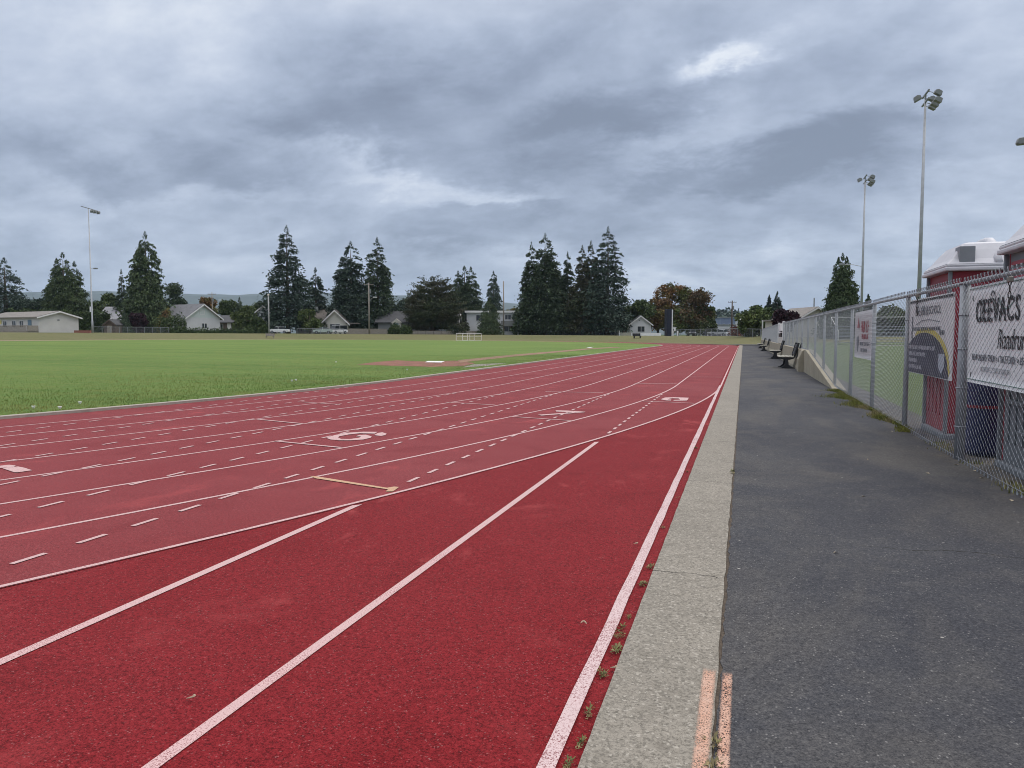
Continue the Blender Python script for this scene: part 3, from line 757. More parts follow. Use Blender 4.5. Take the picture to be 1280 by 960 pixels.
M_NAVY = plain('navy vinyl', (.022, .028, .058), .5, .12); M_YEL = plain('yellow ink', (.55, .47, .10), .5, .06); M_REDINK = plain('red ink', (.40, .04, .05), .6, .1); M_GREENINK = plain('green hem', (.13, .22, .19), .6, .1)
M_VIN2 = plain('off white vinyl', (.66, .65, .655), .5, .06)
b1 = banner('banner', 'white vinyl banner lettered CEEVACS Roadrunners hanging nearest on the fence', 8.80, 1.305, 2.35, .95, M_VINYL)
lettering(b1, 'CEEVACS', .26, .125, .215, M_INK, bold=.005, width=1.26)
lettering(b1, 'Roadrunners', .97, -.125, .185, M_INK, shear=.2, width=1.08)
fine_print(b1, .21, -.245, .70, .055, M_GREYINK, 1); fine_print(b1, 1.03, -.245, .42, .055, M_GREYINK, 2); fine_print(b1, 1.57, -.245, .5, .055, M_GREYINK, 3); strokes(b1, 'bullets', [[(.96, -.235), (.96, -.205)], [(1.51, -.235), (1.51, -.205)]], .022, M_INK)
fine_print(b1, .5, -.345, .8, .04, plain('pale ink', (.45, .46, .48)), 4)
strokes(b1, 'swoosh', [[(.70, .31), (.73, .37), (.77, .40), (.82, .37), (.88, .28), (.95, .21), (1.03, .19)]], .014, M_INK)
strokes(b1, 'swoosh', [[(.95, .36), (1.00, .27), (1.08, .23), (1.2, .22), (1.35, .28)]], .010, M_GREENINK)
strokes(b1, 'mark', [[(.42, .34), (.40, .26), (.42, .20)], [(.47, .35), (.48, .26), (.46, .20)], [(.42, .20), (.38, .14)], [(.15, .33), (.13, .38)], [(.16, -.37), (.14, -.42)]], .016, M_INK)
strokes(b1, 'hem', [[(.01, .452), (2.34, .452)], [(.01, -.44), (2.34, -.44)]], .008, M_GREENINK)
b2 = banner('banner', 'school banner with navy dome and yellow arc beside the red toilet', 11.72, 1.285, 2.33, .97, M_VIN2)
W2, H2 = 2.33, .97
def dome(u, a=0): return -.455+a+.50*math.sqrt(max(0, 1-((u-.95)/(1.25+a))**2))
arc = [(.04+2.16*i/24) for i in range(25)]
art(b2, 'navy_dome', [[(.04, -.475)]+[(u, dome(u)) for u in arc]+[(2.20, -.475)]], M_NAVY, W2, H2)
mb = MB()
for a, b in zip(arc[4:-1], arc[5:]): mb.prism([(a, dome(a)+.004), (b, dome(b)+.004), (b+.05, dome(b)+.062), (a+.05, dome(a)+.062)], .006, .005, 'z')
mb.build('yellow_arc', M_YEL, b2)
fine_print(b2, .45, .27, .66, .105, M_GREYINK, 5); lettering(b2, 'SCHOOL', 1.18, .27, .105, M_GREYINK, width=.6)
strokes(b2, 'underline', [[(.45, .15), (.8, .20), (1.2, .205), (1.75, .17)]], .010, M_GREYINK); strokes(b2, 'hem', [[(.02, .455), (2.30, .455)]], .025, M_INK)
fine_print(b2, .3, .075, 1.5, .04, M_GREYINK, 6)
for i, wd in enumerate((1.45, .95, .5, .75)): fine_print(b2, .10, -.165-.085*i, wd, .045, plain('pale lettering', (.5, .5, .55)), 10+i)
art(b2, 'shield', [[(1.75, -.20), (2.02, -.20), (2.02, -.34), (1.9, -.43), (1.75, -.36)]], plain('pale crest', (.40, .44, .50)), W2, H2, .0125)
fine_print(b2, 1.76, .02, .2, .05, M_GREYINK, 20)
strokes(b2, 'emblem', [[(.22, .26), (.20, .18), (.24, .10), (.20, .02), (.24, -.03)]], .05, M_GREYINK)
b3 = banner('banner', 'small white banner with red lettering hanging farthest along the fence', 17.1, 1.305, 2.35, .90, M_VIN2)
fine_print(b3, .95, .06, .95, .20, M_REDINK, 31)
fine_print(b3, 1.0, -.08, .85, .09, M_REDINK, 32)
art(b3, 'red_triangle', [[(.36, .14), (.66, .14), (.51, .34)]], M_REDINK, 1, 1); art(b3, 'grey_drop', [[(.3, -.05), (.55, -.02), (.62, -.12), (.5, -.34), (.36, -.28)]], M_GREYINK, 1, 1)
fine_print(b3, .8, -.2, 1.3, .06, M_GREYINK, 33)
fine_print(b3, .9, -.32, .8, .06, M_GREYINK, 34)
def hanger(y, z, n, lab, name='hanging_chain'):
    t = thing(name, lab, 'chain', (FX-.055, y, z), 0)
    mb = MB()
    for i in range(n):
        a = i*.052; 
        M = Matrix.Translation((0, 0, -a)) @ Matrix.Rotation(math.pi/2*(i % 2), 4, 'Z')
        pts = [M @ Vector((.011*math.cos(q), 0, .03*math.sin(q))) for q in [2*math.pi*k/10 for k in range(11)]]
        mb.tube(pts, .0042, 6, cap=False)
    mb.build('links', plain('rusty chain', (.05, .045, .042), .5, .3, metal=.3), t)
    MB().box(-.018, .018, -.035, .035, .0, .045).build('padlock', plain('brass padlock', (.22, .20, .17), .4, .2, metal=.5), t, bevel=.006)
hanger(7.36, 1.74, 4, 'rusty chain and padlock hanging over the top of the CEEVACS banner')
hanger(10.93, 1.78, 5, 'dark chain with clip hanging over the top of the navy dome banner')

# ------------------------------------------------------------------ benches by the wall
def bench(x, y, label):
    t = thing('park_bench', label, 'bench', (x, y, .016), 0, 'benches along the path wall')
    mb = MB()
    for i in range(4): mb.box(-.30+.145*i, -.30+.145*i+.125, -.75, .75, .43+.012*i*0, .465)
    mb.build('seat', M_CREAM, t, bevel=.008)
    Mr = Matrix.Translation((.27, 0, .46)) @ Matrix.Rotation(R_(16), 4, 'Y')
    mb = MB()
    for i in range(3): mb.box(-.018, .018, -.75, .75, .06+.15*i, .06+.15*i+.13, Mr)
    mb.build('backrest', M_BLACK, t, bevel=.006)
    for s in (-.68, .68):
        mb = MB().prism([(-.05, .43), (-.055, .3), (-.075, .14), (-.20, .03), (-.25, .03), (-.25, 0), (.25, 0), (.25, .03), (.20, .03), (.075, .14), (.055, .3), (.05, .43)], s-.035, s+.035, 'y')
        mb.prism([(-.30, .425), (-.30, .39), (-.1, .33), (.1, .33), (.26, .38), (.31, .46), (.46, .98), (.38, .99), (.27, .60), (.24, .425)], s-.03, s+.03, 'y')
        mb.build('leg', M_BLACK, t, bevel=.008)
    MB().prism([(.33, .40), (.50, .99), (.56, .99), (.56, .0), (.48, 0), (.47, .35)], -.76, -.69, 'y').build('end_frame', M_BLACK, t, bevel=.01)
    return t
B_LABS = ['nearest bench by the cream wall, cream slats on black cast legs', 'second bench along the cream wall, just past the nearest one', 'third bench along the wall, beyond the fence gate', 'farthest bench of the row along the wall, near the end post']
b0 = bench(1.62, 32.2, B_LABS[0])
for (x, y), l in zip(((1.68, 44.3), (1.62, 66.), (1.62, 79)), B_LABS[1:]):
    c = copy_tree(b0); c.location = (x, y, .016); c['label'] = l

# ------------------------------------------------------------------ portable toilets and bin
M_RED = plain('red plastic', (.27, .022, .04), .45, .12, 2); M_RED2 = plain('red plastic panel', (.20, .018, .034), .5, .1); M_GREYPL = plain('grey plastic', (.155, .17, .185), .45, .1); M_ROOF = plain('translucent white plastic roof', (.50, .51, .54), .5, .08)
M_NAVYP = plain('navy plastic', (.018, .026, .085), .4, .2, 5); M_VENT = plain('grey vent', (.20, .22, .24), .5, .1)
def toilet(x, y, label, left_grey):
    """corner nearest the camera at local (0,0); 1.15 square"""
    t = thing('portable_toilet', label, 'portable toilet', (x, y, .03), 0)
    S, H = 1.18, 2.05
    MB().box(-.02, S+.02, -.02, S+.02, -.03, .05).build('skid_base', M_GREYPL, t, bevel=.02)
    # four walls with pressed ribs
    for side in range(4):
        Mx = Matrix.Translation((S/2, S/2, 0)) @ Matrix.Rotation(math.pi/2*side, 4, 'Z') @ Matrix.Translation((-S/2, -S/2, 0))
        mb = MB().box(.03, S-.03, .035, .06, .05, H, Mx)
        mat = M_RED
        if left_grey and side == 3: mat = M_GREYPL
        for k in range(5): mb.box(.13+.2*k, .22+.2*k, .018, .036, .25, .95, Mx)
        for k in range(5): mb.box(.13+.2*k, .22+.2*k, .018, .036, 1.02, 1.62, Mx)
        mb.box(.10, S-.10, .012, .036, .96, 1.01, Mx)
        w = mb.build('wall_panel', mat, t, bevel=.006)
        mb = MB()
        for k in range(4): mb.box(.15, S-.15, .015, .036, 1.72+.07*k, 1.755+.07*k, Mx)
        mb.build('louvre', M_RED2 if not (left_grey and side == 3) else M_RED, t)
    for cx, cy in ((0, 0), (S, 0), (S, S), (0, S)):
        MB().box(cx-.01-(.025 if cx else 0), cx+.01+(0 if cx else .025), cy-.01-(.025 if cy else 0), cy+.01+(0 if cy else .025), .05, H).build('corner_post', M_GREYPL, t, bevel=.012)
    # domed roof: rim, hipped shell, ribs
    mb = MB(); e = .06
    mb.box(-e, S+e, -e, S+e, H, H+.05)
    mb.box(-e+.015, S+e-.015, -e+.015, S+e-.015, H+.05, H+.085)
    A = [(-e+.02, -e+.02), (S+e-.02, -e+.02), (S+e-.02, S+e-.02), (-e+.02, S+e-.02)]
    prev = [(a, b, H+.085) for a, b in A]
    for f, z in ((.10, H+.15), (.24, H+.27), (.34, H+.345), (.42, H+.365)):
        cur = [(a+(S/2-a)*f*1.0, b+(S/2-b)*f, z) for a, b in A]
        n = len(mb.v); mb.v += prev+cur
        for i in range(4): mb.f.append((n+i, n+(i+1) % 4, n+4+(i+1) % 4, n+4+i))
        prev = cur
    n = len(mb.v); mb.v += prev; mb.f.append((n, n+1, n+2, n+3))
    rf = mb.build('roof', M_ROOF, t, bevel=.015)
    for k in (.52, .86):
        m2 = MB(); m2.tube([(k, -.02, H+.09), (k, .14, H+.20), (k, .30, H+.335), (k, .36, H+.375), (k, .5, H+.40), (k, .8, H+.40), (k, .9, H+.32), (k, S+.02, H+.09)], [.05, .06, .065, .06, .05, .05, .06, .05], 10)
        m2.build('rib', M_ROOF, rf, smooth=True)
    MB().box(.10, .27, -.02, .2, H+.10, H+.30).build('vent', M_VENT, rf, bevel=.008)
    return t
t1 = toilet(2.40, 10.62, 'red portable toilet with white roof and square grey vent behind the fence', False)
t2 = toilet(2.42, 7.42, 'nearer grey and red portable toilet behind the CEEVACS banner', True)
# seat tank relief on the grey wall of the near unit
MB().box(-.012, .03, .25, .95, .62, .66).box(-.012, .03, .2, .6, .36, .40).build('moulding', M_GREYPL, t2, bevel=.01)
binn = thing('plastic_bin', 'navy blue plastic bin standing between the two portable toilets', 'bin', (2.50, 9.32, .03))
MB().tube([(0, 0, 0), (0, 0, .05), (0, 0, .9), (0, 0, 1.0)], [.19, .20, .22, .22], 24).build('body', M_NAVYP, binn, smooth=True)
MB().tube([(0, 0, 1.0), (0, 0, 1.03), (0, 0, 1.09), (0, 0, 1.11)], [.24, .24, .21, .1], 24).build('lid', M_NAVYP, binn, smooth=True)
MB().tube([(0, 0, .50), (0, 0, .53)], .218, 24).build('band', M_RED2, binn)

# ------------------------------------------------------------------ light poles
def lamp_head(mb, p, d, s=.34):
    d = Vector(d).normalized(); u = Vector((0, 0, 1)).cross(d).normalized(); w = d.cross(u)
    M = Matrix(((d.x, u.x, w.x, p[0]), (d.y, u.y, w.y, p[1]), (d.z, u.z, w.z, p[2]), (0, 0, 0, 1)))
    return mb.prism([(-s*.5, -s*.25), (-s*.5, s*.3), (-s*.1, s*.55), (s*.65, s*.42), (s*.75, -s*.3), (s*.6, -s*.36)], -s*.45, s*.45, 'y', M)
def flood_pole(x, y, H, label, z0, arm_h, arm_len):
    t = thing('light_pole', label, 'light pole', (x, y, z0), 0, 'floodlight poles')
    MB().tube([(0, 0, -.2), (0, 0, H*.5), (0, 0, H)], [.17, .125, .075], 14).build('pole', M_POLE, t, smooth=True)
    MB().tube([(0, 0, -.2), (0, 0, .25)], .3, 14).build('footing', M_WALL, t)
    for zz in (H-.15, H+.45):
        MB().box(-.05, .05, -1.15, 1.15, zz-.05, zz+.05).build('crossbar', M_LAMP, t)
    MB().tube([(0, 0, H-.3), (0, 0, H+.55)], .06, 10).build('mast_head', M_LAMP, t)
    for (yy, zz, s) in ((-.95, H-.25, 1), (0.05, H-.28, 1), (.95, H-.25, 1), (-.85, H+.3, 1), (.9, H+.32, 1), (-.6, H+.05, -1)):
        mb = MB(); mb.tube([(0, yy, zz+.12), (.35*s, yy, zz)], .03, 6); lamp_head(mb, (.62*s, yy, zz-.05), (s, .15, -.42), .43); mb.build('floodlight', M_LAMP, t, bevel=.02)
    if arm_len:
        MB().tube([(0, 0, arm_h-.3), (-arm_len*.5, 0, arm_h-.05), (-arm_len, 0, arm_h)], .035, 8).build('arm', M_POLE, t)
        mb = MB(); mb.prism([(-arm_len-.65, -.02), (-arm_len-.6, .14), (-arm_len-.1, .18), (-arm_len+.05, .05), (-arm_len+.05, -.06), (-arm_len-.6, -.09)], -.14, .14, 'y', Matrix.Translation((0, 0, arm_h))); mb.build('street_lamp', M_LAMP, t, bevel=.02)
    return t
P1 = W(1146, 60); flood_pole(P1[0], P1[1], HT(132, 60)-.4, 'tallest floodlight pole rising behind the red portable toilet', .4, 8.6, 0)
P2 = W(1075, 92); flood_pole(P2[0], P2[1], HT(229, 92)-.4, 'floodlight pole with a side arm, beside the columnar cedar', .4, HT(331, 92)-.4, 2.0)
P0 = W(1425, 27); flood_pole(P0[0], P0[1], 19.5, 'floodlight pole at the right edge, only its lower lamp arm showing', .4, HT(171, 27)-.45, 3.42)
# left pole: one cross bar seen obliquely
LD = verge_depth(117)-1; xa, ya = W(117, LD); zl = g(xa, ya)
t = thing('light_pole', 'floodlight pole with one crossbar on the far left of the field', 'light pole', (xa, ya, zl), 0, 'floodlight poles')
Hl = HT(263, LD)-zl
MB().tube([(0, 0, -.3), (0, 0, 2.2), (0, 0, 2.25), (0, 0, Hl)], [.19, .18, .15, .07], 14).build('pole', M_POLE, t, smooth=True)
xA, yA = W(108, LD-3); xB, yB = W(130, LD+3); dB = Vector((xB-xa, yB-ya, 0)); dA = Vector((xA-xa, yA-ya, 0))
MB().tube([dA+Vector((0, 0, Hl-.05)), dB+Vector((0, 0, Hl-.05))], .07, 8).build('crossbar', M_LAMP, t)
for f in (.35, .62, .95):
    mb = MB(); lamp_head(mb, dB*f+Vector((.1, -.1, Hl-.35)), (.5, -1, -.5), .55); mb.build('floodlight', M_LAMP, t)
ah = HT(336.5, LD)-zl; MB().tube([(0, 0, ah), (.85, .2, ah+.03)], .03, 6).build('arm', M_POLE, t); MB().box(.75, 1.45, -.1, .3, ah-.12, ah+.12).build('street_lamp', M_LAMP, t, bevel=.03)
MB().box(-.42, -.15, -.1, .15, HT(390, LD)-zl, HT(383.5, LD)-zl).build('meter_box', M_WHITE, t)

def utility_pole(px, top, depth, label, mat=M_WOODP, cross=True, arm=None, rad=.15):
    depth = DD(px, depth); x, y = W(px, depth); z = g(x, y); H = HT(top, depth)-z
    t = thing('utility_pole', label, 'utility pole', (x, y, z), YAW)
    MB().tube([(0, 0, -.2), (0, 0, H)], [rad, rad*.7], 10).build('pole', mat, t, smooth=True)
    if cross:
        MB().box(-1.1, 1.1, -.06, .06, H-.5, H-.38).build('cross_arm', mat, t)
        mb = MB()
        for q in (-1, -.5, .5, 1): mb.tube([(q, 0, H-.38), (q, 0, H-.2)], .05, 6)
        mb.build('insulators', M_LAMP, t)
        MB().tube([(.3, 0, H-2.4), (.3, 0, H-1.4)], .2, 10).build('transformer', M_LAMP, t)
    if arm:
        ax, ay = arm; h = HT(ay, depth)-z; L = (ax-px)/F*depth
        MB().tube([(0, 0, h-1.1), (L*.6, 0, h-.25), (L, 0, h)], .05, 8).build('arm', M_GALV, t)
        MB().box(L-.1, L+.75, -.14, .14, h-.05, h+.1).build('street_lamp', M_WHITE, t, bevel=.03)
    return t
utility_pole(102, 362, 168, 'pale utility pole with crossarm behind the hedge beside the left floodlight pole')
utility_pole(267, 366, 165, 'utility pole with street lamp arm behind the white grey roofed house', arm=(275, 375.5))
utility_pole(462, 354, 128, 'tall wooden utility pole with lamp arm before the twin firs', arm=(468, 372), rad=.19)
utility_pole(629.5, 352, 130, 'slim wooden utility pole in front of the white flat roofed house', rad=.19, cross=False)
utility_pole(914, 376, 200, 'dark brown utility pole at the far end of the side street', M_BROWNP, rad=.22)
utility_pole(924.5, 394, 180, 'short pale pole beside the rust red bush', M_WHITE, False, rad=.2)
utility_pole(892, 397, 190, 'thin pale pole at the left of the side street', M_WHITE, False, rad=.12)
utility_pole(895, 404, 188, 'stubby white pole beside the parked cars in the side street', M_WHITE, False, rad=.17)
LPD = verge_depth(337)-2; x, y = W(337, LPD); z = g(x, y)
t = thing('lamp_post', 'plain grey lamp post with round head before the big fir', 'lamp post', (x, y, z))
MB().tube([(0, 0, -.2), (0, 0, HT(370, LPD)-z)], [.17, .13], 10).build('pole', plain('pale grey post', (.33, .34, .34)), t, smooth=True)
hz = HT(370, LPD)-z; MB().tube([(0, 0, hz), (0, 0, hz+.12), (0, 0, hz+.3), (0, 0, hz+.36)], [.14, .24, .2, .05], 10).build('lamp_globe', plain('cream globe', (.55, .52, .45)), t, smooth=True)

# ------------------------------------------------------------------ trees
def kites(b, d, side, L, w):
    """kite shaped sprays from base points b along d"""
    t = b+d*L[:, None]; m = b+d*(L*.45)[:, None]; s = side*w[:, None]
    return np.stack([b, m+s, t, m-s], 1)
def unit(v): return v/np.maximum(1e-6, np.linalg.norm(v, axis=-1, keepdims=True))
def conifer(r, H, R, kind):
    t0 = {'fir': .06, 'cedar': .0, 'pine': .10, 'spruce': .03}[kind]
    nb = {'fir': 420, 'cedar': 500, 'pine': 420, 'spruce': 340}[kind]; ns = {'fir': 36, 'cedar': 34, 'pine': 52, 'spruce': 26}[kind]
    u = r.uniform(0, 1, nb); t = t0+(1-t0)*(1-np.sqrt(1-u*.995))
    whorl = {'fir': 30, 'cedar': 60, 'pine': 8, 'spruce': 32}[kind]; wq = .65 if kind == 'pine' else .38; t = t*(1-wq)+wq*(np.floor(t*whorl)+r.uniform(.1, .9, nb)*.6)/whorl
    az = r.uniform(0, 2*np.pi, nb)
    if kind == 'cedar': prof = np.clip(1-t, 0, 1)**.75*np.minimum(1, .72+t*1.8)
    elif kind == 'pine': prof = np.clip(1-t, 0, 1)**.5*np.minimum(1, .5+t*2.2)
    elif kind == 'spruce': prof = np.clip(1-t, 0, 1)**.95
    else: prof = np.clip(1-t, 0, 1)**.82*np.minimum(1, .74+t*1.2)
    ph = r.uniform(0, 6.28, 6)
    lob = 1+.15*np.sin(az*2+ph[0]+t*7)+.14*np.sin(az*3+ph[1]-t*16)+.10*np.sin(t*36+ph[2]+az)
    L = R*(prof*lob*r.uniform(.70, 1.10, nb)+.035)
    rise = {'fir': .10, 'cedar': .05, 'pine': .30, 'spruce': -.02}[kind]; droop = {'fir': .38, 'cedar': .50, 'pine': .22, 'spruce': .30}[kind]
    s = r.uniform(.12, 1.0, (nb, ns))**.65
    rad = L[:, None]*s
    z = (t*H)[:, None]+L[:, None]*(rise*s*2.2-droop*s**2)
    out = np.stack([np.cos(az), np.sin(az)], 1)
    sidew = r.normal(0, .17, (nb, ns))*L[:, None]*(.35+s)
    bx = out[:, None, 0]*rad-out[:, None, 1]*sidew; by = out[:, None, 1]*rad+out[:, None, 0]*sidew
    b = np.stack([bx, by, z+r.normal(0, .10, (nb, ns))], -1).reshape(-1, 3)
    o3 = np.concatenate([np.repeat(out, ns, 0), np.zeros((nb*ns, 1))], 1)
    if kind == 'pine': dirv = unit(o3*.8+r.normal(0, .7, b.shape)+np.array([0, 0, .5]))
    elif kind == 'cedar': dirv = unit(o3*.55+r.normal(0, .35, b.shape)+np.array([0, 0, -.75]))
    else: dirv = unit(o3*.9+r.normal(0, .45, b.shape)+np.array([0, 0, -.30]))
    sd_ = unit(np.cross(dirv, r.normal(0, 1, b.shape)))
    k = (.47 if kind != 'pine' else .52)*np.clip(H/20, .55, 1.2)
    tip = np.repeat(np.clip(.30+L/(R*.55), .35, 1.), ns)
    LL = k*tip*r.uniform(.65, 1.5, len(b)); ww = LL*r.uniform(.16, .30, len(b))
    keep = b[:, 2] > .15
    q = kites(b, dirv, sd_, LL, ww)[keep]
    m = 60; t2 = r.uniform(0, 1, m); az2 = r.uniform(0, 6.28, m); rr = (1-t2)*R*.07
    b2 = np.stack([np.cos(az2)*rr*.4, np.sin(az2)*rr*.4, H*(.90+.085*t2)], 1); d2 = unit(np.stack([np.cos(az2), np.sin(az2), np.full(m, 1.3)], 1)); s2 = unit(np.cross(d2, r.normal(0, 1, d2.shape)))
    return np.concatenate([q, kites(b2, d2, s2, .12*R*(1.15-t2)+.12, np.full(m, .07))])
def broadleaf(r, H, R, n, crown0=.18, blobs=13, leaf=.34, squash=1.):
    Q = []; zc0 = H*crown0
    for i in range(blobs):
        f = (i+.5)/blobs; zz = zc0+(H-zc0)*(.16+.68*r.uniform(0, 1)); rr = R*np.sqrt(max(.05, 1-((zz-(zc0+H)*.47)/((H-zc0)*.56))**2))
        a = r.uniform(0, 6.28); rad = rr*r.uniform(.25, .72); c = np.array([np.cos(a)*rad, np.sin(a)*rad, zz])
        br = R*r.uniform(.27, .48)
        m = n//blobs; v = unit(r.normal(0, 1, (m, 3))); q = br*r.uniform(.35, 1, m)**.35
        q = q*(1+.16*np.sin(v[:, 0]*7+i)+.16*np.sin(v[:, 1]*8+i*2))
        p = c+v*q[:, None]*np.array([1, 1, .82*squash]); p[:, 2] = np.minimum(p[:, 2], H)
        Q.append(p)
    b = np.concatenate(Q); b = b[b[:, 2] > .1]; n = len(b)
    dirv = unit(r.normal(0, 1, (n, 3))+np.array([0, 0, -.25])); sd_ = unit(np.cross(dirv, r.normal(0, 1, (n, 3))))
    L = leaf*r.uniform(.6, 1.4, n)
    return kites(b, dirv, sd_, L, L*.36)
M_FIR = foliage('fir needles', (.034, .055, .032), (.066, .096, .052), None, .5)
M_FIR2 = foliage('blue fir needles', (.029, .049, .038), (.054, .082, .060), None, .5)
M_CED = foliage('cedar fronds', (.034, .058, .027), (.074, .104, .042), None, .7)
M_PINE = foliage('pine needles', (.034, .052, .028), (.072, .088, .044), (.062, .062, .036), .5)
M_OAK = foliage('broad leaves', (.035, .06, .02), (.08, .11, .035), None, .6)
M_GRN = foliage('bright green leaves', (.055, .085, .025), (.11, .14, .045), None, .6)
M_MAPLE = foliage('turning maple leaves', (.06, .085, .025), (.12, .13, .04), (.18, .095, .032), .5)
M_MAPRED = foliage('dark red maple leaves', (.07, .052, .026), (.13, .078, .036), (.065, .085, .03), .5)
M_GOLD = foliage('yellow green leaves', (.10, .11, .03), (.19, .16, .045), (.13, .075, .03), .6)
M_MAROON = foliage('maroon leaves', (.022, .010, .016), (.045, .018, .026), None, .9)
M_RUST = foliage('rust red leaves', (.10, .035, .025), (.17, .065, .045), None, .9)
M_HEDGE = foliage('hedge leaves', (.034, .058, .022), (.066, .095, .034), None, .6)
seedc = [100]
def tree(name, label, px, top, halfpx, depth, kind, mat, base=None, n=9000, dense=1., group='trees behind the field', crown0=.18, trunk_h=None, twin=None):
    seedc[0] += 1; r = np.random.default_rng(seedc[0])
    depth = DD(px, depth) if base is None else depth; x, y = W(px, depth); z = g(x, y) if base is None else base
    H = HT(top, depth)-z; R = halfpx/F*depth*1.2
    t = thing(name, label, 'tree', (x, y, z-.05), 0, group)
    if kind in ('fir', 'cedar', 'pine', 'spruce'):
        q = conifer(r, H, R, kind)
        if twin:
            for (dxp, tp, fr) in twin:
                H2 = HT(tp, depth)-z; q2 = conifer(r, H2, R*fr, kind); q2[:, :, 0] += dxp/F*depth*CY; q2[:, :, 1] += dxp/F*depth*SY; q = np.concatenate([q, q2])
        tr = max(.16, R*.075)
        mb = MB().tube([(0, 0, -.2), (0, 0, H*.4), (0, 0, H*.9)], [tr*1.15, tr*.75, .03], 8)
        for i in range(10):
            a = r.uniform(0, 6.28); h = H*r.uniform(.1, .7); l = R*.6*(1-h/H); mb.tube([(0, 0, h), (math.cos(a)*l, math.sin(a)*l, h+l*.05)], [tr*.3, .02], 5)
    else:
        q = broadleaf(r, H, R, n, crown0, leaf=.42 if depth > 90 else .25)
        tr = max(.08, R*.07)
        mb = MB().tube([(0, 0, -.2), (0, 0, H*.35), (0, 0, H*.75)], [tr*1.2, tr*.8, tr*.2], 8)
        for i in range(7):
            a = i*.9+r.uniform(0, .6); h = H*r.uniform(.22, .5); l = R*.75; mb.tube([(0, 0, h), (math.cos(a)*l*.5, math.sin(a)*l*.5, h+l*.45), (math.cos(a)*l, math.sin(a)*l, h+l*.7)], [tr*.45, tr*.3, .03], 5)
    np_mesh('crown', q, mat, t); mb.build('trunk', M_BARK, t, smooth=True)
    return t
T = tree
T('spruce_tree', 'dark pointed spruce cut by the left edge of the photo', 10, 322, 33, 150, 'fir', M_FIR2)
T('cedar_tree', 'broad blunt topped cedar left of the far left floodlight pole', 83, 315, 28, 150, 'cedar', M_CED, twin=[(14, 326, .75), (-8, 322, .7)])
T('cedar_tree', 'tall pointed cedar right of the far left floodlight pole', 186, 289, 29, 140, 'cedar', M_CED, twin=[(-6, 300, .85)])
T('conifer_tree', 'thin little conifer on the left shoulder of the pointed cedar', 155, 336, 10, 150, 'spruce', M_FIR)
T('round_tree', 'dark domed tree on the right shoulder of the pointed cedar', 221, 352, 18, 158, 'broad', M_FIR, n=9000, crown0=.02)
T('fir_tree', 'tallest lone ragged fir behind the lamp post', 361, 281, 31, 138, 'fir', M_FIR2)
T('fir_tree', 'shorter fir close on the right of the tallest lone fir', 396, 334, 19, 148, 'fir', M_FIR2)
T('fir_tree', 'left one of the twin firs behind the tall utility pole', 440, 301, 29, 140, 'fir', M_FIR2, twin=[(-6, 312, .8)])
T('fir_tree', 'right one of the twin firs, open ragged branches', 473, 296, 25, 143, 'fir', M_FIR)
T('pine_tree', 'spreading brownish pine above the dark roofed bungalow', 541, 345, 31, 133, 'pine', M_PINE, twin=[(-15, 356, .7), (15, 352, .75)])
T('fir_tree', 'many topped dark fir behind the spreading pine', 581, 332, 24, 152, 'fir', M_FIR, twin=[(8, 333, .9), (-8, 338, .8)])
T('conifer_tree', 'narrow cone shaped conifer just left of the slim utility pole', 617, 338, 14, 156, 'cedar', M_FIR2)
T('conifer_tree', 'light green young conifer before the white flat roofed house', 612, 372, 17, 126, 'cedar', M_CED)
T('fir_tree', 'left fir of the central cluster, two tops and dense dark branches', 681, 291, 30, 138, 'fir', M_FIR, twin=[(-17, 302, .62), (5, 300, .9)])
T('fir_tree', 'slim middle fir of the central cluster', 709, 314, 14, 142, 'fir', M_FIR)
T('pine_tree', 'greyish pine in the middle of the central cluster', 727, 306, 20, 140, 'fir', M_PINE, twin=[(11, 300, .9)])
T('fir_tree', 'tall open fir on the right of the central cluster', 759, 283, 31, 139, 'fir', M_FIR2)
T('leafy_tree', 'dark green leafy tree between the central firs and the maple', 795, 372, 21, 150, 'broad', M_OAK, crown0=.05)
T('maple_tree', 'orange and green maple behind the navy scoreboard', 838, 352, 27, 168, 'broad', M_MAPLE, n=12000, crown0=.08)
T('leafy_tree', 'yellow green tree in front of the orange maple, left of the scoreboard', 822, 370, 17, 158, 'broad', M_GOLD, crown0=.1)
T('leafy_tree', 'small yellow green tree right of the navy scoreboard', 847, 385, 14, 157, 'broad', M_GRN, crown0=.1)
T('maple_tree', 'dark red maple right of the navy scoreboard', 867, 357, 23, 162, 'broad', M_MAPRED, n=12000, crown0=.03)
T('leafy_tree', 'small dark green tree on the right flank of the dark red maple', 882, 378, 11, 166, 'broad', M_OAK, crown0=.05)
T('leafy_tree', 'round green tree left of the maroon tree beyond the fence', 943, 385, 20, 128, 'broad', M_GRN, base=.9, crown0=.03)
T('leafy_tree', 'darker green tree behind the round green tree beyond the fence end', 948, 378, 14, 140, 'broad', M_OAK, base=.9, crown0=.05)
T('conifer_tree', 'left of the two small conifers above the round green tree', 960, 368, 8, 150, 'fir', M_FIR2, base=.9)
T('conifer_tree', 'right of the two small conifers above the round green tree', 970, 364, 11, 148, 'fir', M_FIR2, base=.9)
T('plum_tree', 'maroon leafed tree in front of the tan gabled house', 980, 384, 14, 102, 'broad', M_MAROON, base=.4, crown0=.1)
T('cedar_tree', 'columnar cedar beside the floodlight pole with the side arm', 1050, 316, 21, 104, 'cedar', M_CED, base=.4, twin=[(-5, 321, 1.), (5, 320, 1.), (0, 330, 1.)])
T('conifer_tree', 'tiny conifer right of the pole with the side arm', 1083, 367, 8, 110, 'fir', M_FIR, base=.4)
T('leafy_tree', 'dark tree seen through the fence above the bleachers', 1117, 382, 22, 110, 'broad', M_OAK, base=.4, crown0=.05)
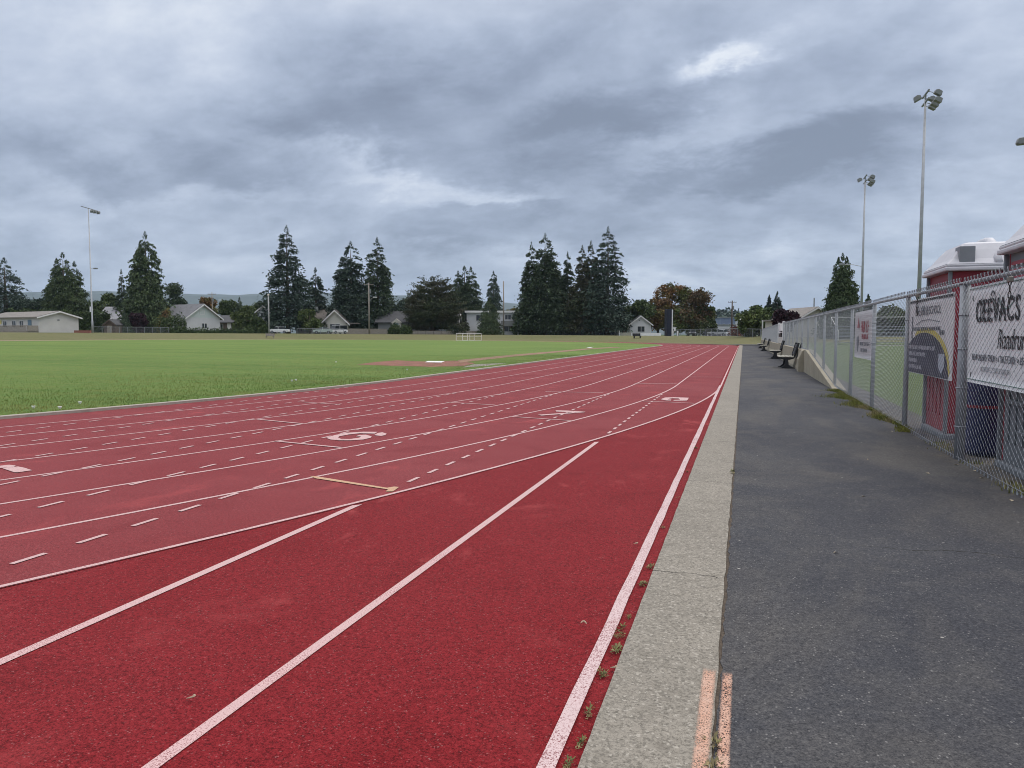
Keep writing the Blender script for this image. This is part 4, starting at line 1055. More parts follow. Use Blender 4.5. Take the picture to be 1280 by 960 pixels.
T('leafy_tree', 'dark tree seen through the fence behind the small white banner', 1062, 398, 30, 118, 'broad', M_OAK, base=.4, crown0=.02)
T('leafy_tree', 'dark leafy tree seen through the fence left of the columnar cedar', 1020, 402, 24, 125, 'broad', M_OAK, base=.4, crown0=.02)
T('leafy_tree', 'round dark green tree left of the pointed cedar', 143, 364, 12, 160, 'broad', M_OAK)
T('leafy_tree', 'low green tree filling the gap behind the hedge', 128, 374, 17, 156, 'broad', M_OAK, crown0=.05)
T('leafy_tree', 'dull blue green tree between the edge spruce and the broad cedar', 43, 366, 13, 165, 'broad', M_FIR2, crown0=.05)
T('maple_tree', 'small red tinged maple left of the pole behind the white house', 262, 368, 14, 172, 'broad', M_MAPLE)
T('leafy_tree', 'dark domed tree right of the pole behind the white house', 285, 368, 11, 176, 'broad', M_OAK, crown0=.05)
T('conifer_tree', 'small blunt conifer between the lone fir and the domed tree', 301, 371, 9, 170, 'cedar', M_FIR)
T('leafy_tree', 'green leafy tree above the small brown house', 306, 383, 14, 150, 'broad', M_GRN, crown0=.05)
T('leafy_tree', 'olive leafy tree left of the lone fir', 322, 377, 14, 155, 'broad', M_OAK, crown0=.05)
T('leafy_tree', 'dark bush like tree at the foot of the lone fir, left of the lamp post', 318, 396, 13, 135, 'broad', M_OAK, crown0=.0)
T('leafy_tree', 'pale olive tree between the lone fir and the tan house', 388, 386, 12, 133, 'broad', M_GRN, crown0=.02)
T('leafy_tree', 'golden tree behind the white flat roofed house', 641, 384, 13, 175, 'broad', M_GOLD)
T('leafy_tree', 'low green tree right of the spreading pine', 590, 396, 12, 140, 'broad', M_MAROON, crown0=.0)
T('leafy_tree', 'brownish bush tree at the left foot of the central cluster', 656, 386, 15, 137, 'broad', M_OAK, crown0=.0)
T('leafy_tree', 'dark undergrowth tree under the central cluster', 715, 388, 24, 146, 'broad', M_FIR, crown0=.0)
T('leafy_tree', 'dark leafy tree below the twin firs', 455, 386, 22, 150, 'broad', M_FIR, crown0=.0)
T('leafy_tree', 'dark leafy tree linking the twin firs and the pine', 500, 372, 16, 155, 'broad', M_FIR2, crown0=.0)
T('leafy_tree', 'purple leafed tree at the right foot of the pointed cedar', 173, 392, 10, 134, 'broad', M_MAROON, crown0=.0)
T('leafy_tree', 'dark cone shrub tree hiding the left shed wall', 158, 389, 7, 133, 'cedar', M_FIR)
T('leafy_tree', 'dark low tree filling the foot of the gap right of the lone fir', 412, 388, 15, 152, 'broad', M_FIR, crown0=.0)
T('leafy_tree', 'dark low tree filling the foot of the gap left of the central cluster', 668, 380, 18, 150, 'broad', M_FIR2, crown0=.0)
T('leafy_tree', 'dark low tree at the right foot of the central cluster', 776, 380, 20, 150, 'broad', M_FIR, crown0=.0)
T('leafy_tree', 'dark low tree behind the dark roofed bungalow', 520, 380, 20, 160, 'broad', M_FIR, crown0=.0)
def bush(name, label, px, top, halfpx, depth, mat, base=None, hf=1., n=4000, cat='bush'):
    seedc[0] += 1; r = np.random.default_rng(seedc[0]); depth = DD(px, depth) if base is None else depth; x, y = W(px, depth); z = g(x, y) if base is None else base
    H = HT(top, depth)-z; R = halfpx/F*depth
    b = unit(r.normal(0, 1, (n, 3)))*(r.uniform(.3, 1, n)**.4)[:, None]; b = b[b[:, 2] > -.3]
    b = b*(1+.18*np.sin(b[:, 0]*6+seedc[0])+.15*np.sin(b[:, 1]*7))[:, None]*np.array([R, R*.8, H*.8])+np.array([0, 0, H*.22]); b = b[b[:, 2] > 0]
    dv = unit(r.normal(0, 1, b.shape)+np.array([0, 0, .2])); sd_ = unit(np.cross(dv, r.normal(0, 1, b.shape))); L = .28*r.uniform(.6, 1.4, len(b))
    o = np_mesh(name, kites(b, dv, sd_, L, L*.38), mat); o.location = (x, y, z); return tag(o, label, cat)
bush('bush', 'wide green bush in front of the left part of the white house', 217, 394, 19, 127, M_HEDGE)
bush('bush', 'pale flowering bush between the pointed cedar and the white house', 208, 389, 9, 133, M_GOLD)
bush('bush', 'rust red rounded bush at the right end of the far street fence', 926, 405, 13, 150, M_RUST)
bush('bush', 'grey green bush before the dark roofed bungalow', 494, 406, 9, 124, M_HEDGE)
bush('bush', 'dark bush right of the grey green one before the bungalow', 507, 408, 7, 125, M_OAK)
bush('bush', 'brownish bush in front of the tan house', 403, 400, 10, 136, M_PINE)
bush('bush', 'green shrub left of the white bungalow', 573, 403, 15, 131, M_PINE)
bush('bush', 'small shrub before the gable of the white portable classroom', 80, 411, 5, 112, M_HEDGE)
bush('bush', 'dark bush under the little white gabled house', 330, 408, 6, 130, M_OAK)
def hedge(label, pa, pb, top, depth, mat, thick=1.6, base=None):
    seedc[0] += 1; r = np.random.default_rng(seedc[0]); da, db = DD(pa, depth), DD(pb, depth); xa, ya = W(pa, da); xb, yb = W(pb, db); depth = (da+db)/2; z = g((xa+xb)/2, (ya+yb)/2)
    H = HT(top, depth)-z; L = math.hypot(xb-xa, yb-ya); n = int(L*H*55)
    u = r.uniform(-.5, .5, n); k = r.uniform(0, 1, n); side = np.where(k < .6, -1, r.uniform(-1, 1, n)); zz = np.where(k < .6, r.uniform(0, 1, n), 1)
    top_n = 1+.05*np.sin(u*L*1.7)+.04*np.sin(u*L*4.3)
    b = np.stack([u*L, side*thick/2+r.normal(0, .15, n), zz*H*top_n+r.normal(0, .1, n)], 1); b = b[b[:, 2] > 0]
    dv = unit(r.normal(0, 1, b.shape)); sd_ = unit(np.cross(dv, r.normal(0, 1, b.shape))); Lk = .32*r.uniform(.6, 1.4, len(b))
    q = kites(b, dv, sd_, Lk, Lk*.4); a, c, hh = L/2-.15, thick/2-.2, H-.25; core = np.array([[[-a,-c,0],[a,-c,0],[a,-c,hh],[-a,-c,hh]],[[-a,c,0],[a,c,0],[a,c,hh],[-a,c,hh]],[[-a,-c,hh],[a,-c,hh],[a,c,hh],[-a,c,hh]],[[-a,-c,0],[-a,c,0],[-a,c,hh],[-a,-c,hh]],[[a,-c,0],[a,c,0],[a,c,hh],[a,-c,hh]]])
    o = np_mesh('hedge', np.concatenate([q, core]), mat); o.location = ((xa+xb)/2, (ya+yb)/2, z-.05); o.rotation_euler = (0, 0, math.atan2(yb-ya, xb-xa))
    return tag(o, label, 'hedge')
hedge('tall clipped green hedge behind the portable classroom and left floodlight pole', 12, 137, 390, 146, M_HEDGE, 2.5)
hedge('low trimmed hedge along the street before the white house', 214, 318, 411, 124, M_HEDGE, 1.4)
hedge('long dark hedge under the central firs behind the street fence', 655, 800, 413, 152, M_FIR, 1.6)

# ------------------------------------------------------------------ houses
def winpart(t, x, y, z, w, h, face='f', frame=M_WTRIM, mull=1):
    """window on the front (y = const) or right gable (x = const) wall"""
    fr = MB(); pn = MB(); e = .07
    def put(mb, a0, a1, z0, z1, d0, d1):
        if face == 'f': mb.box(x+a0, x+a1, y-d1, y-d0, z0, z1)
        else: mb.box(x+d0, x+d1, y+a0, y+a1, z0, z1)
    put(fr, -w/2-e, -w/2, z-e, z+h+e, .003, .07); put(fr, w/2, w/2+e, z-e, z+h+e, .003, .07)
    put(fr, -w/2, w/2, z-e, z, .003, .07); put(fr, -w/2, w/2, z+h, z+h+e, .003, .07)
    for i in range(mull): q = -w/2+w*(i+1)/(mull+1); put(fr, q-.03, q+.03, z, z+h, .02, .06)
    put(pn, -w/2, w/2, z, z+h, .004, .015)
    f = fr.build('window', frame, t); pn.build('pane', M_GLASS, f); return f
def gable(name, label, px, depth, w, d, he, hr, wallm, roofm, yaw=0., ridge='x', over=.45, base=None, cat='house', trim=M_WTRIM):
    """w along local x, d along local y; local -y faces the field"""
    d0_ = depth; depth = DD(px, depth) if base is None else depth; x, y = W(px, depth); z = g(x, y) if base is None else base
    t = thing(name, label, cat, (x, y, z-.05), YAW+yaw); t.scale = (depth/d0_,)*3
    mb = MB()
    if ridge == 'x':
        mb.prism([(-d/2, 0), (d/2, 0), (d/2, he), (0, hr), (-d/2, he)], -w/2, w/2, 'x')
    else:
        mb.prism([(-w/2, 0), (w/2, 0), (w/2, he), (0, hr), (-w/2, he)], -d/2, d/2, 'y')
    mb.build('wall', wallm, t)
    half = (d if ridge == 'x' else w)/2; ln = (w if ridge == 'x' else d)/2+over; sl = (hr-he)/half; th = .16; o_ = over
    rf = MB()
    pr = [(-half-o_, he-sl*o_), (0, hr), (half+o_, he-sl*o_), (half+o_, he-sl*o_+th), (0, hr+th), (-half-o_, he-sl*o_+th)]
    pr = [(a, b+.012) for a, b in pr]
    rf.prism(pr, -ln, ln, 'x' if ridge == 'x' else 'y'); ro = rf.build('roof', roofm, t)
    fb = MB(); pr2 = [(a*1.004, b) for a, b in [(-half-o_-.02, he-sl*o_-.14), (0, hr-.14), (half+o_+.02, he-sl*o_-.14), (half+o_+.02, he-sl*o_+.10), (0, hr+.10), (-half-o_-.02, he-sl*o_+.10)]]
    for s in (-1, 1): fb.prism(pr2, s*ln, s*(ln+.05), 'x' if ridge == 'x' else 'y')
    fb.build('fascia', trim, ro)
    return t, ro
SH_GREY = shingle('grey shingles', (.16, .165, .175)); SH_DARK = shingle('dark shingles', (.07, .072, .078)); SH_BROWN = shingle('brown shingles', (.15, .135, .12)); SH_TAN = shingle('grey brown shingles', (.22, .205, .185))
SD_WHITE = siding('white siding', (.60, .61, .62)); SD_CREAM = siding('cream siding', (.55, .53, .47)); SD_TAN = siding('tan siding', (.40, .37, .31)); SD_GREY = siding('grey siding', (.20, .21, .21)); SD_DKRED = siding('brown siding', (.13, .09, .075)); SD_PALE = siding('pale green siding', (.55, .62, .60))
M_DOORB = plain('blue grey door', (.12, .19, .25), .5)
# portable classroom
t, ro = gable('portable_classroom', 'long white portable classroom with grey roof at the left edge', 42, 143, 18.2, 7., 2.75, 3.75, siding('off white siding', (.58, .57, .54)), SH_TAN, yaw=-.55, ridge='x', base=g(*W(42, 143))-.05, cat='classroom')
for q in (-5.9, -2.4, .8, 3.4): winpart(t, q, -3.5, 1.05, 1.25, 1.05)
MB().box(5.6, 6.8, -3.56, -3.503, 0, 2.3).build('door', M_DOORB, t)
MB().box(-4.6, -3.7, -3.55, -3.504, 1.6, 2.3).build('notice', plain('yellow notice', (.62, .55, .2)), t)
MB().box(9.105, 9.16, -.25, .1, 2.1, 2.4).build('vent', M_LAMP, t)
rmp = thing('wooden_ramp', 'grey wooden ramp and railing along the portable classroom', 'ramp', tuple(t.location), YAW-.55)
mb = MB().box(-8.8, 9.2, -5.5, -3.65, -.2, .32); mb.build('deck', M_WOODP, rmp)
mb = MB()
for i in range(89): mb.box(-8.7+.2*i, -8.63+.2*i, -5.5, -5.46, .32, 1.2)
mb.box(-8.8, 9.3, -5.52, -5.43, 1.2, 1.28); mb.box(9.1, 9.3, -5.42, -3.7, .3, 1.25); mb.build('railing', M_WOODP, rmp)
# shed group
t, ro = gable('house', 'grey roofed white house mostly hidden by a dark cone shrub', 157, 150, 6.2, 7, 2.6, 4.9, SD_WHITE, shingle('pale grey shingles', (.30, .31, .33)), ridge='x'); winpart(t, .8, -3.5, 1, 1.2, 1.1)
t, ro = gable('shed', 'small dark wooden shed with gable before the grey roofed house', 144, 132, 2.0, 3, 1.35, 2.15, M_BROWNP, SH_DARK, ridge='y', over=.15, cat='shed', trim=M_BROWNP)
MB().box(-.4, .4, -1.56, -1.503, 0, 1.2).build('door', M_WOODP, t)
# white house
t, ro = gable('white_house', 'white house with grey roof and pale green gable behind the low hedge', 238, 138, 8.5, 6.6, 2.7, 5.0, SD_WHITE, SH_GREY, yaw=-.62, ridge='x')
winpart(t, 4.25, -.2, 3.3, .8, .7, 'r'); winpart(t, 4.25, .2, .9, .9, .8, 'r'); winpart(t, -1, -3.3, 1, 1.4, 1.)
mb = MB().prism([(-2.9, 2.72), (2.9, 2.72), (0, 4.6)], 4.255, 4.275, 'x'); mb.build('gable_panel', SD_PALE, t)
MB().box(.2, 3.4, -5.2, -3.35, 2.05, 2.2).build('carport_roof', M_WHITE, t); MB().box(.3, .42, -5.1, -5.0, 0, 2.05).box(3.2, 3.32, -5.1, -5, 0, 2.05).build('carport_post', M_WHITE, t)
mb = MB()
for q in (-3, -1.2, .6, 2.4): mb.box(q-.12, q+.12, -.9, -.66, 4.4, 4.62)
mb.build('roof_vent', M_LAMP, ro)
t, ro = gable('brown_house', 'small brown house with porch right of the white house', 290, 158, 4.6, 6, 2.2, 3.5, SD_DKRED, SH_DARK, ridge='x'); winpart(t, -1.1, -3, .8, 1.0, 1.0); MB().box(.3, 1.1, -3.06, -3.003, 0, 2.1).build('door', M_WHITE, t)
t, ro = gable('small_house', 'little white two storey gabled house beside the lamp post', 336, 142, 2.1, 5, 4.1, 5.0, SD_WHITE, SH_GREY, ridge='y', over=.4); winpart(t, 0, -2.5, 3.1, .9, .6); winpart(t, .1, -2.5, 1.8, .8, .6)
t, ro = gable('tan_house', 'tan house with brown roof partly hidden by a brownish bush', 402, 146, 7.5, 7, 2.5, 4.4, SD_TAN, SH_BROWN, ridge='x'); winpart(t, 1.5, -3.5, .9, 1.3, 1.1); MB().box(-1.1, -.5, -.4, .3, 4.1, 5.1).build('chimney', M_WHITE, ro)
t, ro = gable('cream_house', 'cream house with tall gable facing the field, left of the utility pole', 425, 139, 4.4, 7, 2.0, 4.1, SD_CREAM, SH_BROWN, ridge='y'); winpart(t, 0, -3.5, .8, 1.7, .9); MB().box(1.9, 4.0, -3.6, -.5, 1.75, 1.95).build('porch_roof', SH_BROWN, t)
# bungalow
t, ro = gable('bungalow', 'grey bungalow with dark hipped roof left of the spreading pine', 508, 140, 9, 7, 2.2, 4., SD_GREY, SH_DARK, ridge='x', trim=M_LAMP); winpart(t, 1.7, -3.5, .8, 2.0, 1.25, mull=2)
mb = MB().box(-1.9, -.3, -4.3, -3.51, 0, 2.0); mb.prism([(-2.05, 2.0), (-1.1, 2.75), (-.15, 2.0)], -4.4, -3.52, 'y'); mb.build('porch', SD_CREAM, t); MB().box(-1.45, -.75, -4.36, -4.31, 0, 1.9).build('door', M_DOORB, t)
t, ro = gable('white_house', 'white walled house half hidden under the spreading pine', 546, 142, 8, 7, 2.2, 3.9, SD_WHITE, SH_DARK, ridge='x'); winpart(t, -1., -3.5, .7, 2.2, 1.3, mull=2, frame=M_LAMP); winpart(t, 2.4, -3.5, .7, 1, 1.2)
# flat roofed house
x, y = W(622, DD(622, 140)); z = g(x, y); t = thing('flat_roofed_house', 'white two storey flat roofed house behind the light green conifer', 'house', (x, y, z-.05), YAW); t.scale = (DD(622, 140)/140,)*3
MB().box(-5.4, 3.8, -3.5, 3.5, 0, 3.9).build('wall', SD_WHITE, t); MB().box(-5.7, 4.2, -3.95, 3.8, 3.91, 4.25).build('roof', M_WHITE, t)
winpart(t, 1.9, -3.5, 2.7, 1.0, .8); winpart(t, 2.0, -3.5, .6, 1.5, .9); winpart(t, -3, -3.5, 2.5, 1.4, 1.)
MB().box(.7, 3.7, -4.5, -3.51, 1.55, 2.45).build('balcony', SD_GREY, t); MB().box(3.55, 3.75, -4.6, -4.45, 0, 3.9).build('porch_post', M_WHITE, t)
# white bungalow on the right of the firs
t, ro = gable('white_house', 'small white bungalow with lopsided roof behind the low white wall', 797, 148, 3.9, 6, 2.2, 3.7, SD_WHITE, SH_DARK, ridge='y', over=.35); winpart(t, .1, -3., .75, 1.3, 1.)
mb = MB().box(-4.3, -1.95, -2.6, 2, 0, 2.0); mb.build('side_wing', SD_CREAM, t); MB().box(-3.4, -2.5, -2.66, -2.603, 0, 1.9).build('door', plain('dark red door', (.12, .02, .025)), t)
MB().prism([(-4.7, 1.95), (-3.1, 2.9), (-1.9, 2.2), (-1.9, 2.02)], -3.1, 2.2, 'y').build('wing_roof', SH_DARK, t)
x, y = W(808, DD(808, 139)); z = g(x, y); t = thing('low_wall', 'low white garden wall in front of the small white bungalow', 'wall', (x, y, z-.05), YAW)
MB().box(-3.4, 3.1, -.12, .12, 0, .62).build('wall_body', M_WHITE, t); MB().box(-5.8, -3.42, -.1, .14, 0, .72).build('stepped_section', M_CREAM, t); MB().box(-6.0, -5.82, -.15, .17, 0, 1.15).build('pier', M_WHITE, t)
# house beyond the right fence
t, ro = gable('tan_house', 'tan gabled house beyond the fence, right of the maroon tree', 1003, 116, 5.2, 8, 3.4, 4.9, SD_CREAM, SH_TAN, ridge='y', base=.4, yaw=.1); winpart(t, .4, -4, 2.9, 1.2, .8); MB().tube([(.6, -2, 4.4), (.6, -2, 6.4)], .09, 8).build('flue', M_LAMP, ro)
MB().box(-4.6, -2.62, -3.5, 3, 0, 3.0).build('side_wing', SD_CREAM, t); MB().box(-5.1, -2.3, -3.9, 3.3, 3.01, 3.25).build('wing_roof', SH_TAN, t)
# far street buildings
def block(px, depth, w, d, h, label, mat, rm=M_LAMP):
    x, y = W(px, depth); z = g(x, y); t = thing('shop_building', label, 'building', (x, y, z-.05), YAW); MB().box(-w/2, w/2, -d/2, d/2, 0, h).build('wall', mat, t); MB().box(-w/2-.3, w/2+.3, -d/2-.3, d/2+.3, h+.01, h+.35).build('roof', rm, t)
    for q in (-.3, .1, .35): winpart(t, q*w, -d/2, h*.35, w*.13, h*.3, mull=0)
    return t
M_BLUEB = plain('blue grey cladding', (.16, .20, .30), .6, .1)
block(905, 300, 5.5, 10, 6.8, 'blue grey building far down the side street', M_BLUEB)
block(918, 320, 9, 10, 6.2, 'white shop building far down the side street beside the brown pole', SD_WHITE)
block(900, 230, 6, 8, 3., 'low white building behind the cars in the side street', SD_WHITE)
block(909, 700, 14, 10, 13.5, 'pale building on the foot of the wooded hill', SD_CREAM)

# scoreboard and small sign
SBD = DD(834.5, 126); x, y = W(834.5, SBD); z = g(x, y)
t = thing('scoreboard', 'narrow navy scoreboard seen edge on beside a white pole', 'scoreboard', (x, y, z-.05), YAW)
MB().box(-.46, .46, -1.2, 1.2, .0, HT(386.5, SBD)-z).build('panel', plain('navy board', (.012, .016, .032), .6, .2), t, bevel=.03)
MB().box(.50, .72, -1.0, -.78, 0, HT(387, SBD)-z).build('pole', M_WHITE, t)
x, y = W(841, SBD-.5); z = g(x, y); t = thing('small_sign', 'small white board with dark mark right of the navy scoreboard', 'sign', (x, y, z-.05), YAW)
MB().box(-.08, .08, -.05, .05, 0, 1.0).box(.75, 1.0, -.06, .06, 0, 1.05).build('post', M_WHITE, t); MB().box(-.3, .45, -.08, .0, .95, 1.6).build('board', M_WHITE, t); MB().box(.0, .15, -.10, -.085, 1.05, 1.45).build('mark', M_BLACK, t); MB().box(-.2, .6, -.1, .1, 1.66, 1.76).build('cap', M_WHITE, t)

# ------------------------------------------------------------------ cars
def car(px, depth, label, paint, yaw=0., base=None, van=False, name='parked_car'):
    depth = DD(px, depth); x, y = W(px, depth); z = g(x, y) if base is None else base
    t = thing(name, label, 'van' if van else 'car', (x, y, z), YAW+yaw, 'cars parked along the street')
    body = [(-2.15, .35), (-2.2, .62), (-2.1, .85), (-1.2, .92), (1.5, .95), (2.1, .88), (2.15, .4), (1.75, .3), (-1.8, .3)]
    cab = [(-1.35, .9), (-.65, 1.42), (.85, 1.45), (1.75, .93)] if not van else [(-1.6, .9), (-1.1, 1.85), (1.95, 1.9), (2.1, .93)]
    MB().prism(body, -.86, .86, 'y').build('body', paint, t, bevel=.06)
    gl = MB().prism(cab, -.74, .74, 'y').build('windows', M_GLASS, t)
    top = [(a*.97+.0, b) for a, b in cab]; zt = cab[1][1]
    MB().box(cab[1][0]-.05, cab[2][0]+.05, -.72, .72, zt-.02, zt+.05).box(-.1, .0, -.755, .755, .9, zt).build('roof', paint, t, bevel=.02)
    for wx in (-1.35, 1.3):
        for wy in (-.84, .84):
            w = MB().tube([(wx, wy-.1, .32), (wx, wy+.1, .32)], .32, 16).build('wheel', M_BLACK, t); MB().tube([(wx, wy-.11, .32), (wx, wy+.11, .32)], .18, 12).build('rim', M_GALV, w)
    for wy in (-.6, .6): MB().box(-2.225, -2.15, wy-.16, wy+.16, .62, .76).build('headlight', M_WHITE, t)
    return t
P_WH = plain('white car paint', (.70, .71, .71), .25, .03, spec=.6); P_DK = plain('dark grey car paint', (.035, .04, .05), .25, .05, spec=.6); P_SV = plain('silver car paint', (.36, .37, .38), .3, .03, spec=.6); P_GN = plain('pale green car paint', (.45, .53, .48), .3, .03)
car(405, 126, 'pale parked car in front of the tan house', P_GN, 0); car(423, 127, 'white van parked before the cream gabled house', P_WH, .9, van=True, name='parked_van')
car(350, 127, 'white car parked by the foot of the lone fir', P_WH, 0); car(479, 138, 'white car glimpsed left of the dark roofed bungalow', P_WH, .1)
car(756, 142, 'dark sedan parked before the central fir cluster', P_DK, 0); car(661, 150, 'white car peeking right of the flat roofed house', P_WH, 0)
car(865, 165, 'silver van parked right of the small white sign', P_SV, 1.4, van=True, name='parked_van'); car(864, 157, 'dark car parked in front of the silver van', P_DK, 1.45)
car(887, 178, 'dark car leftmost of the row in the side street', P_DK, .1); car(895, 175, 'silver car in the middle of the row in the side street', P_SV, .2); car(902, 182, 'white car rightmost of the row in the side street', P_WH, .3)
x, y = W(561, DD(561, 133)); z = g(x, y); t = thing('utility_trailer', 'white boat on a trailer under the spreading pine', 'boat', (x, y, z), YAW)
MB().prism([(-2.3, 1.25), (-1.8, .6), (1.9, .6), (2.1, 1.2)], -.8, .8, 'y').build('hull', M_WHITE, t, bevel=.05); MB().box(-1.5, 1.7, -.05, .05, .4, .5).build('frame', M_GALV, t)
for wy in (-.7, .7): MB().tube([(.5, wy-.09, .28), (.5, wy+.09, .28)], .28, 14).build('wheel', M_BLACK, t)

# ------------------------------------------------------------------ street fences
def street_fence(label, pa, pb, depth_a, depth_b, h, n, mat=M_GALV, mesh=True, board=False):
    depth_a, depth_b = DD(pa, depth_a), DD(pb, depth_b); xa, ya = W(pa, depth_a); xb, yb = W(pb, depth_b); t = thing('street_fence', label, 'fence', (0, 0, 0), 0)
    P = [(xa+(xb-xa)*i/n, ya+(yb-ya)*i/n) for i in range(n+1)]
    for (x, y) in P: MB().tube([(x, y, g(x, y)-.1), (x, y, g(x, y)+h)], .045, 6).build('post', mat, t)
    MB().tube([(x, y, g(x, y)+h-.03) for x, y in P], .035, 6).build('top_rail', mat, t)
    if mesh:
        V = []; Fc = []; r = .006
        L = math.hypot(xb-xa, yb-ya); dx, dy = (xb-xa)/L, (yb-ya)/L; m = int(L/.16)
        for i in range(m):
            for s in (1, -1):
                s0 = i*.16; a = (xa+dx*s0, ya+dy*s0); b = (xa+dx*(s0+h*.75*s), ya+dy*(s0+h*.75*s)); k = len(V)
                z0, z1 = g(*a), g(*b)+h-.05
                V += [(a[0]-dx*r, a[1]-dy*r, z0), (a[0]+dx*r, a[1]+dy*r, z0), (b[0]+dx*r, b[1]+dy*r, z1), (b[0]-dx*r, b[1]-dy*r, z1)]; Fc.append((k, k+1, k+2, k+3))
        mb = MB(); mb.v = V; mb.f = Fc; mb.build('mesh_panel', mat, t)
    if board:
        mb = MB()
        for (x0, y0), (x1, y1) in zip(P[:-1], P[1:]):
            mb.add([(x0, y0, g(x0, y0)), (x1, y1, g(x1, y1)), (x1, y1, g(x1, y1)+h-.06), (x0, y0, g(x0, y0)+h-.06), (x0, y0+.04, g(x0, y0)), (x1, y1+.04, g(x1, y1)), (x1, y1+.04, g(x1, y1)+h-.06), (x0, y0+.04, g(x0, y0)+h-.06)], [(0, 1, 2, 3), (7, 6, 5, 4), (3, 2, 6, 7)])
        mb.build('boards', M_WOODP, t)
    return t
street_fence('low chain link street fence from the classroom to the white house', 118, 212, 122, 123, 1.15, 9)
street_fence('chain link street fence behind the lamp post and parked cars', 372, 430, 124, 124, 1.15, 6)
street_fence('grey board fence between the utility pole and the bungalow', 430, 484, 131, 131, 1.2, 6, M_WOODP, False, True)
street_fence('dark low board fence in front of the bungalow and the pine', 484, 600, 129, 130, .85, 12, M_BROWNP, False, True)
street_fence('chain link street fence below the central firs', 664, 786, 136, 140, 1.3, 12)
street_fence('chain link street fence between the scoreboard and the rust red bush', 845, 950, 146, 120, 1.35, 14)
# red brown dugout edge by the classroom
x, y = W(106, 139); t = tag(MB().box(-1.6, 1.2, -.3, .3, -.1, .42).build('timber_edging', plain('red brown timber', (.26, .11, .085), .8)), 'low red brown timber edging beside the portable classroom', 'edging'); t.location = (x, y, g(x, y)); t.rotation_euler = (0, 0, YAW)

# ------------------------------------------------------------------ things on the far verge
def goal(px, depth, label, w=2.2):
    x, y = W(px, depth); z = g(x, y); t = thing('small_goal', label, 'goal', (x, y, z), YAW, 'small white goals')
    for s in (-1, 1): MB().tube([(s*w/2, 0, 0), (s*w/2, 0, 1.35)], .035, 8).build('post', M_WHITE, t)
    MB().tube([(-w/2, 0, 1.35), (w/2, 0, 1.35)], .035, 8).build('crossbar', M_WHITE, t)
    mb = MB()
    for s in (-1, 1): mb.tube([(s*w/2, 0, 1.35), (s*w/2, .5, .8), (s*w/2, .75, .03)], .02, 6)
    mb.tube([(-w/2, .75, .03), (w/2, .75, .03)], .02, 6).tube([(-w/2, .5, .8), (w/2, .5, .8)], .02, 6); mb.build('back_frame', M_WHITE, t); return t
goal(577.5, 148, 'leftmost of the three small white goals beyond the infield'); goal(585.5, 145.5, 'middle one of the three small white goals, lowest and nearest'); goal(594.5, 148, 'rightmost of the three small white goals beyond the infield')
def verge_bench(px, py, depth, label, mat, yaw, z=None):
    x, y = W(px, depth); z = g(x, y); t = thing('verge_bench', label, 'bench', (x, y, z), yaw)
    MB().box(-.9, .9, -.25, .05, .42, .47).build('seat', mat, t); MB().box(-.9, .9, .06, .11, .47, .95, Matrix.Rotation(R_(-8), 4, 'X')).build('backrest', mat, t)
    for s in (-.7, .7): MB().box(s-.04, s+.04, -.22, .05, 0, .42).box(s-.04, s+.04, .04, .1, 0, .9).build('leg', mat, t)
    return t
verge_bench(796, 424, verge_depth(796)-9, 'dark metal bench on the dry grass before the white bungalow', M_BLACK, YAW+.5)
verge_bench(338, 421, verge_depth(338)-10, 'grey wooden bench at the foot of the plain lamp post', M_WOODP, YAW)
# bleachers beyond the side field
x, y = W(1118, 72); t = thing('bleachers', 'grey metal bleachers seen through the fence behind the banners', 'bleachers', (x, y, g(x, y)), .1)
mb = MB(); mb2 = MB()
for i in range(5): mb.box(-5, 5, .75*i, .75*i+.3, .42+.32*i, .47+.32*i); mb2.box(-5, 5, .75*i-.3, .75*i, .18+.32*i, .22+.32*i)
mb.build('seat_plank', M_GALV, t); mb2.build('foot_plank', M_GALV, t); mb = MB()
for q in (-4.8, -1.6, 1.6, 4.8):
    for i in range(5): mb.tube([(q, .75*i+.15, 0), (q, .75*i+.15, .42+.32*i)], .03, 6)
mb.build('frame', M_GALV, t); mb = MB()
for q in (-5, 5): mb.tube([(q, 0, 1.3), (q, 3.3, 2.65)], .03, 6).tube([(q, 0, .4), (q, 0, 1.3)], .03, 6).tube([(q, 3.3, 1.7), (q, 3.3, 2.65)], .03, 6)
mb.tube([(-5, 3.3, 2.65), (5, 3.3, 2.65)], .03, 6); mb.build('handrail', M_WHITE, t)
x, y = W(1100, 66); struct(MB().box(-2, 26, -1.2, 1.2, -.05, .03).build('cinder_path', plain('pale cinder', (.30, .29, .26), .9), None, loc=(x, y, g(x, y)+.01)))

# ------------------------------------------------------------------ hills and air
def hill(name, pa, pb, depth, tops, mat, rough, seed, deep=500):
    r = random.Random(seed); mb = MB(); n = 90
    rows = 6
    for j in range(rows+1):
        f = j/rows; dd = depth+deep*f
        for i in range(n+1):
            u = i/n; px = pa+(pb-pa)*u; k = u*(len(tops)-1); a = int(min(k, len(tops)-2)); tpy = tops[a]+(tops[a+1]-tops[a])*(k-a)
            x, y = W(px, dd); z = HT(tpy, dd)*math.sin(math.pi/2*min(1, f*1.6))+r.uniform(-rough, rough)*(f > .1)
            mb.v.append((x, y, z if j else -5))
    for j in range(rows):
        for i in range(n): a = j*(n+1)+i; mb.f.append((a, a+1, a+n+2, a+n+1))
    return struct(mb.build(name, mat, smooth=False))
M_HILL = foliage('wooded hill', (.018, .030, .026), (.03, .045, .036), None, .02)
hill('far_hills', -400, 1500, 3800, [372, 374, 369, 366, 365, 369, 367, 372, 384, 384, 392, 392, 380, 385, 390], M_HILL, 6, 1, 1800)
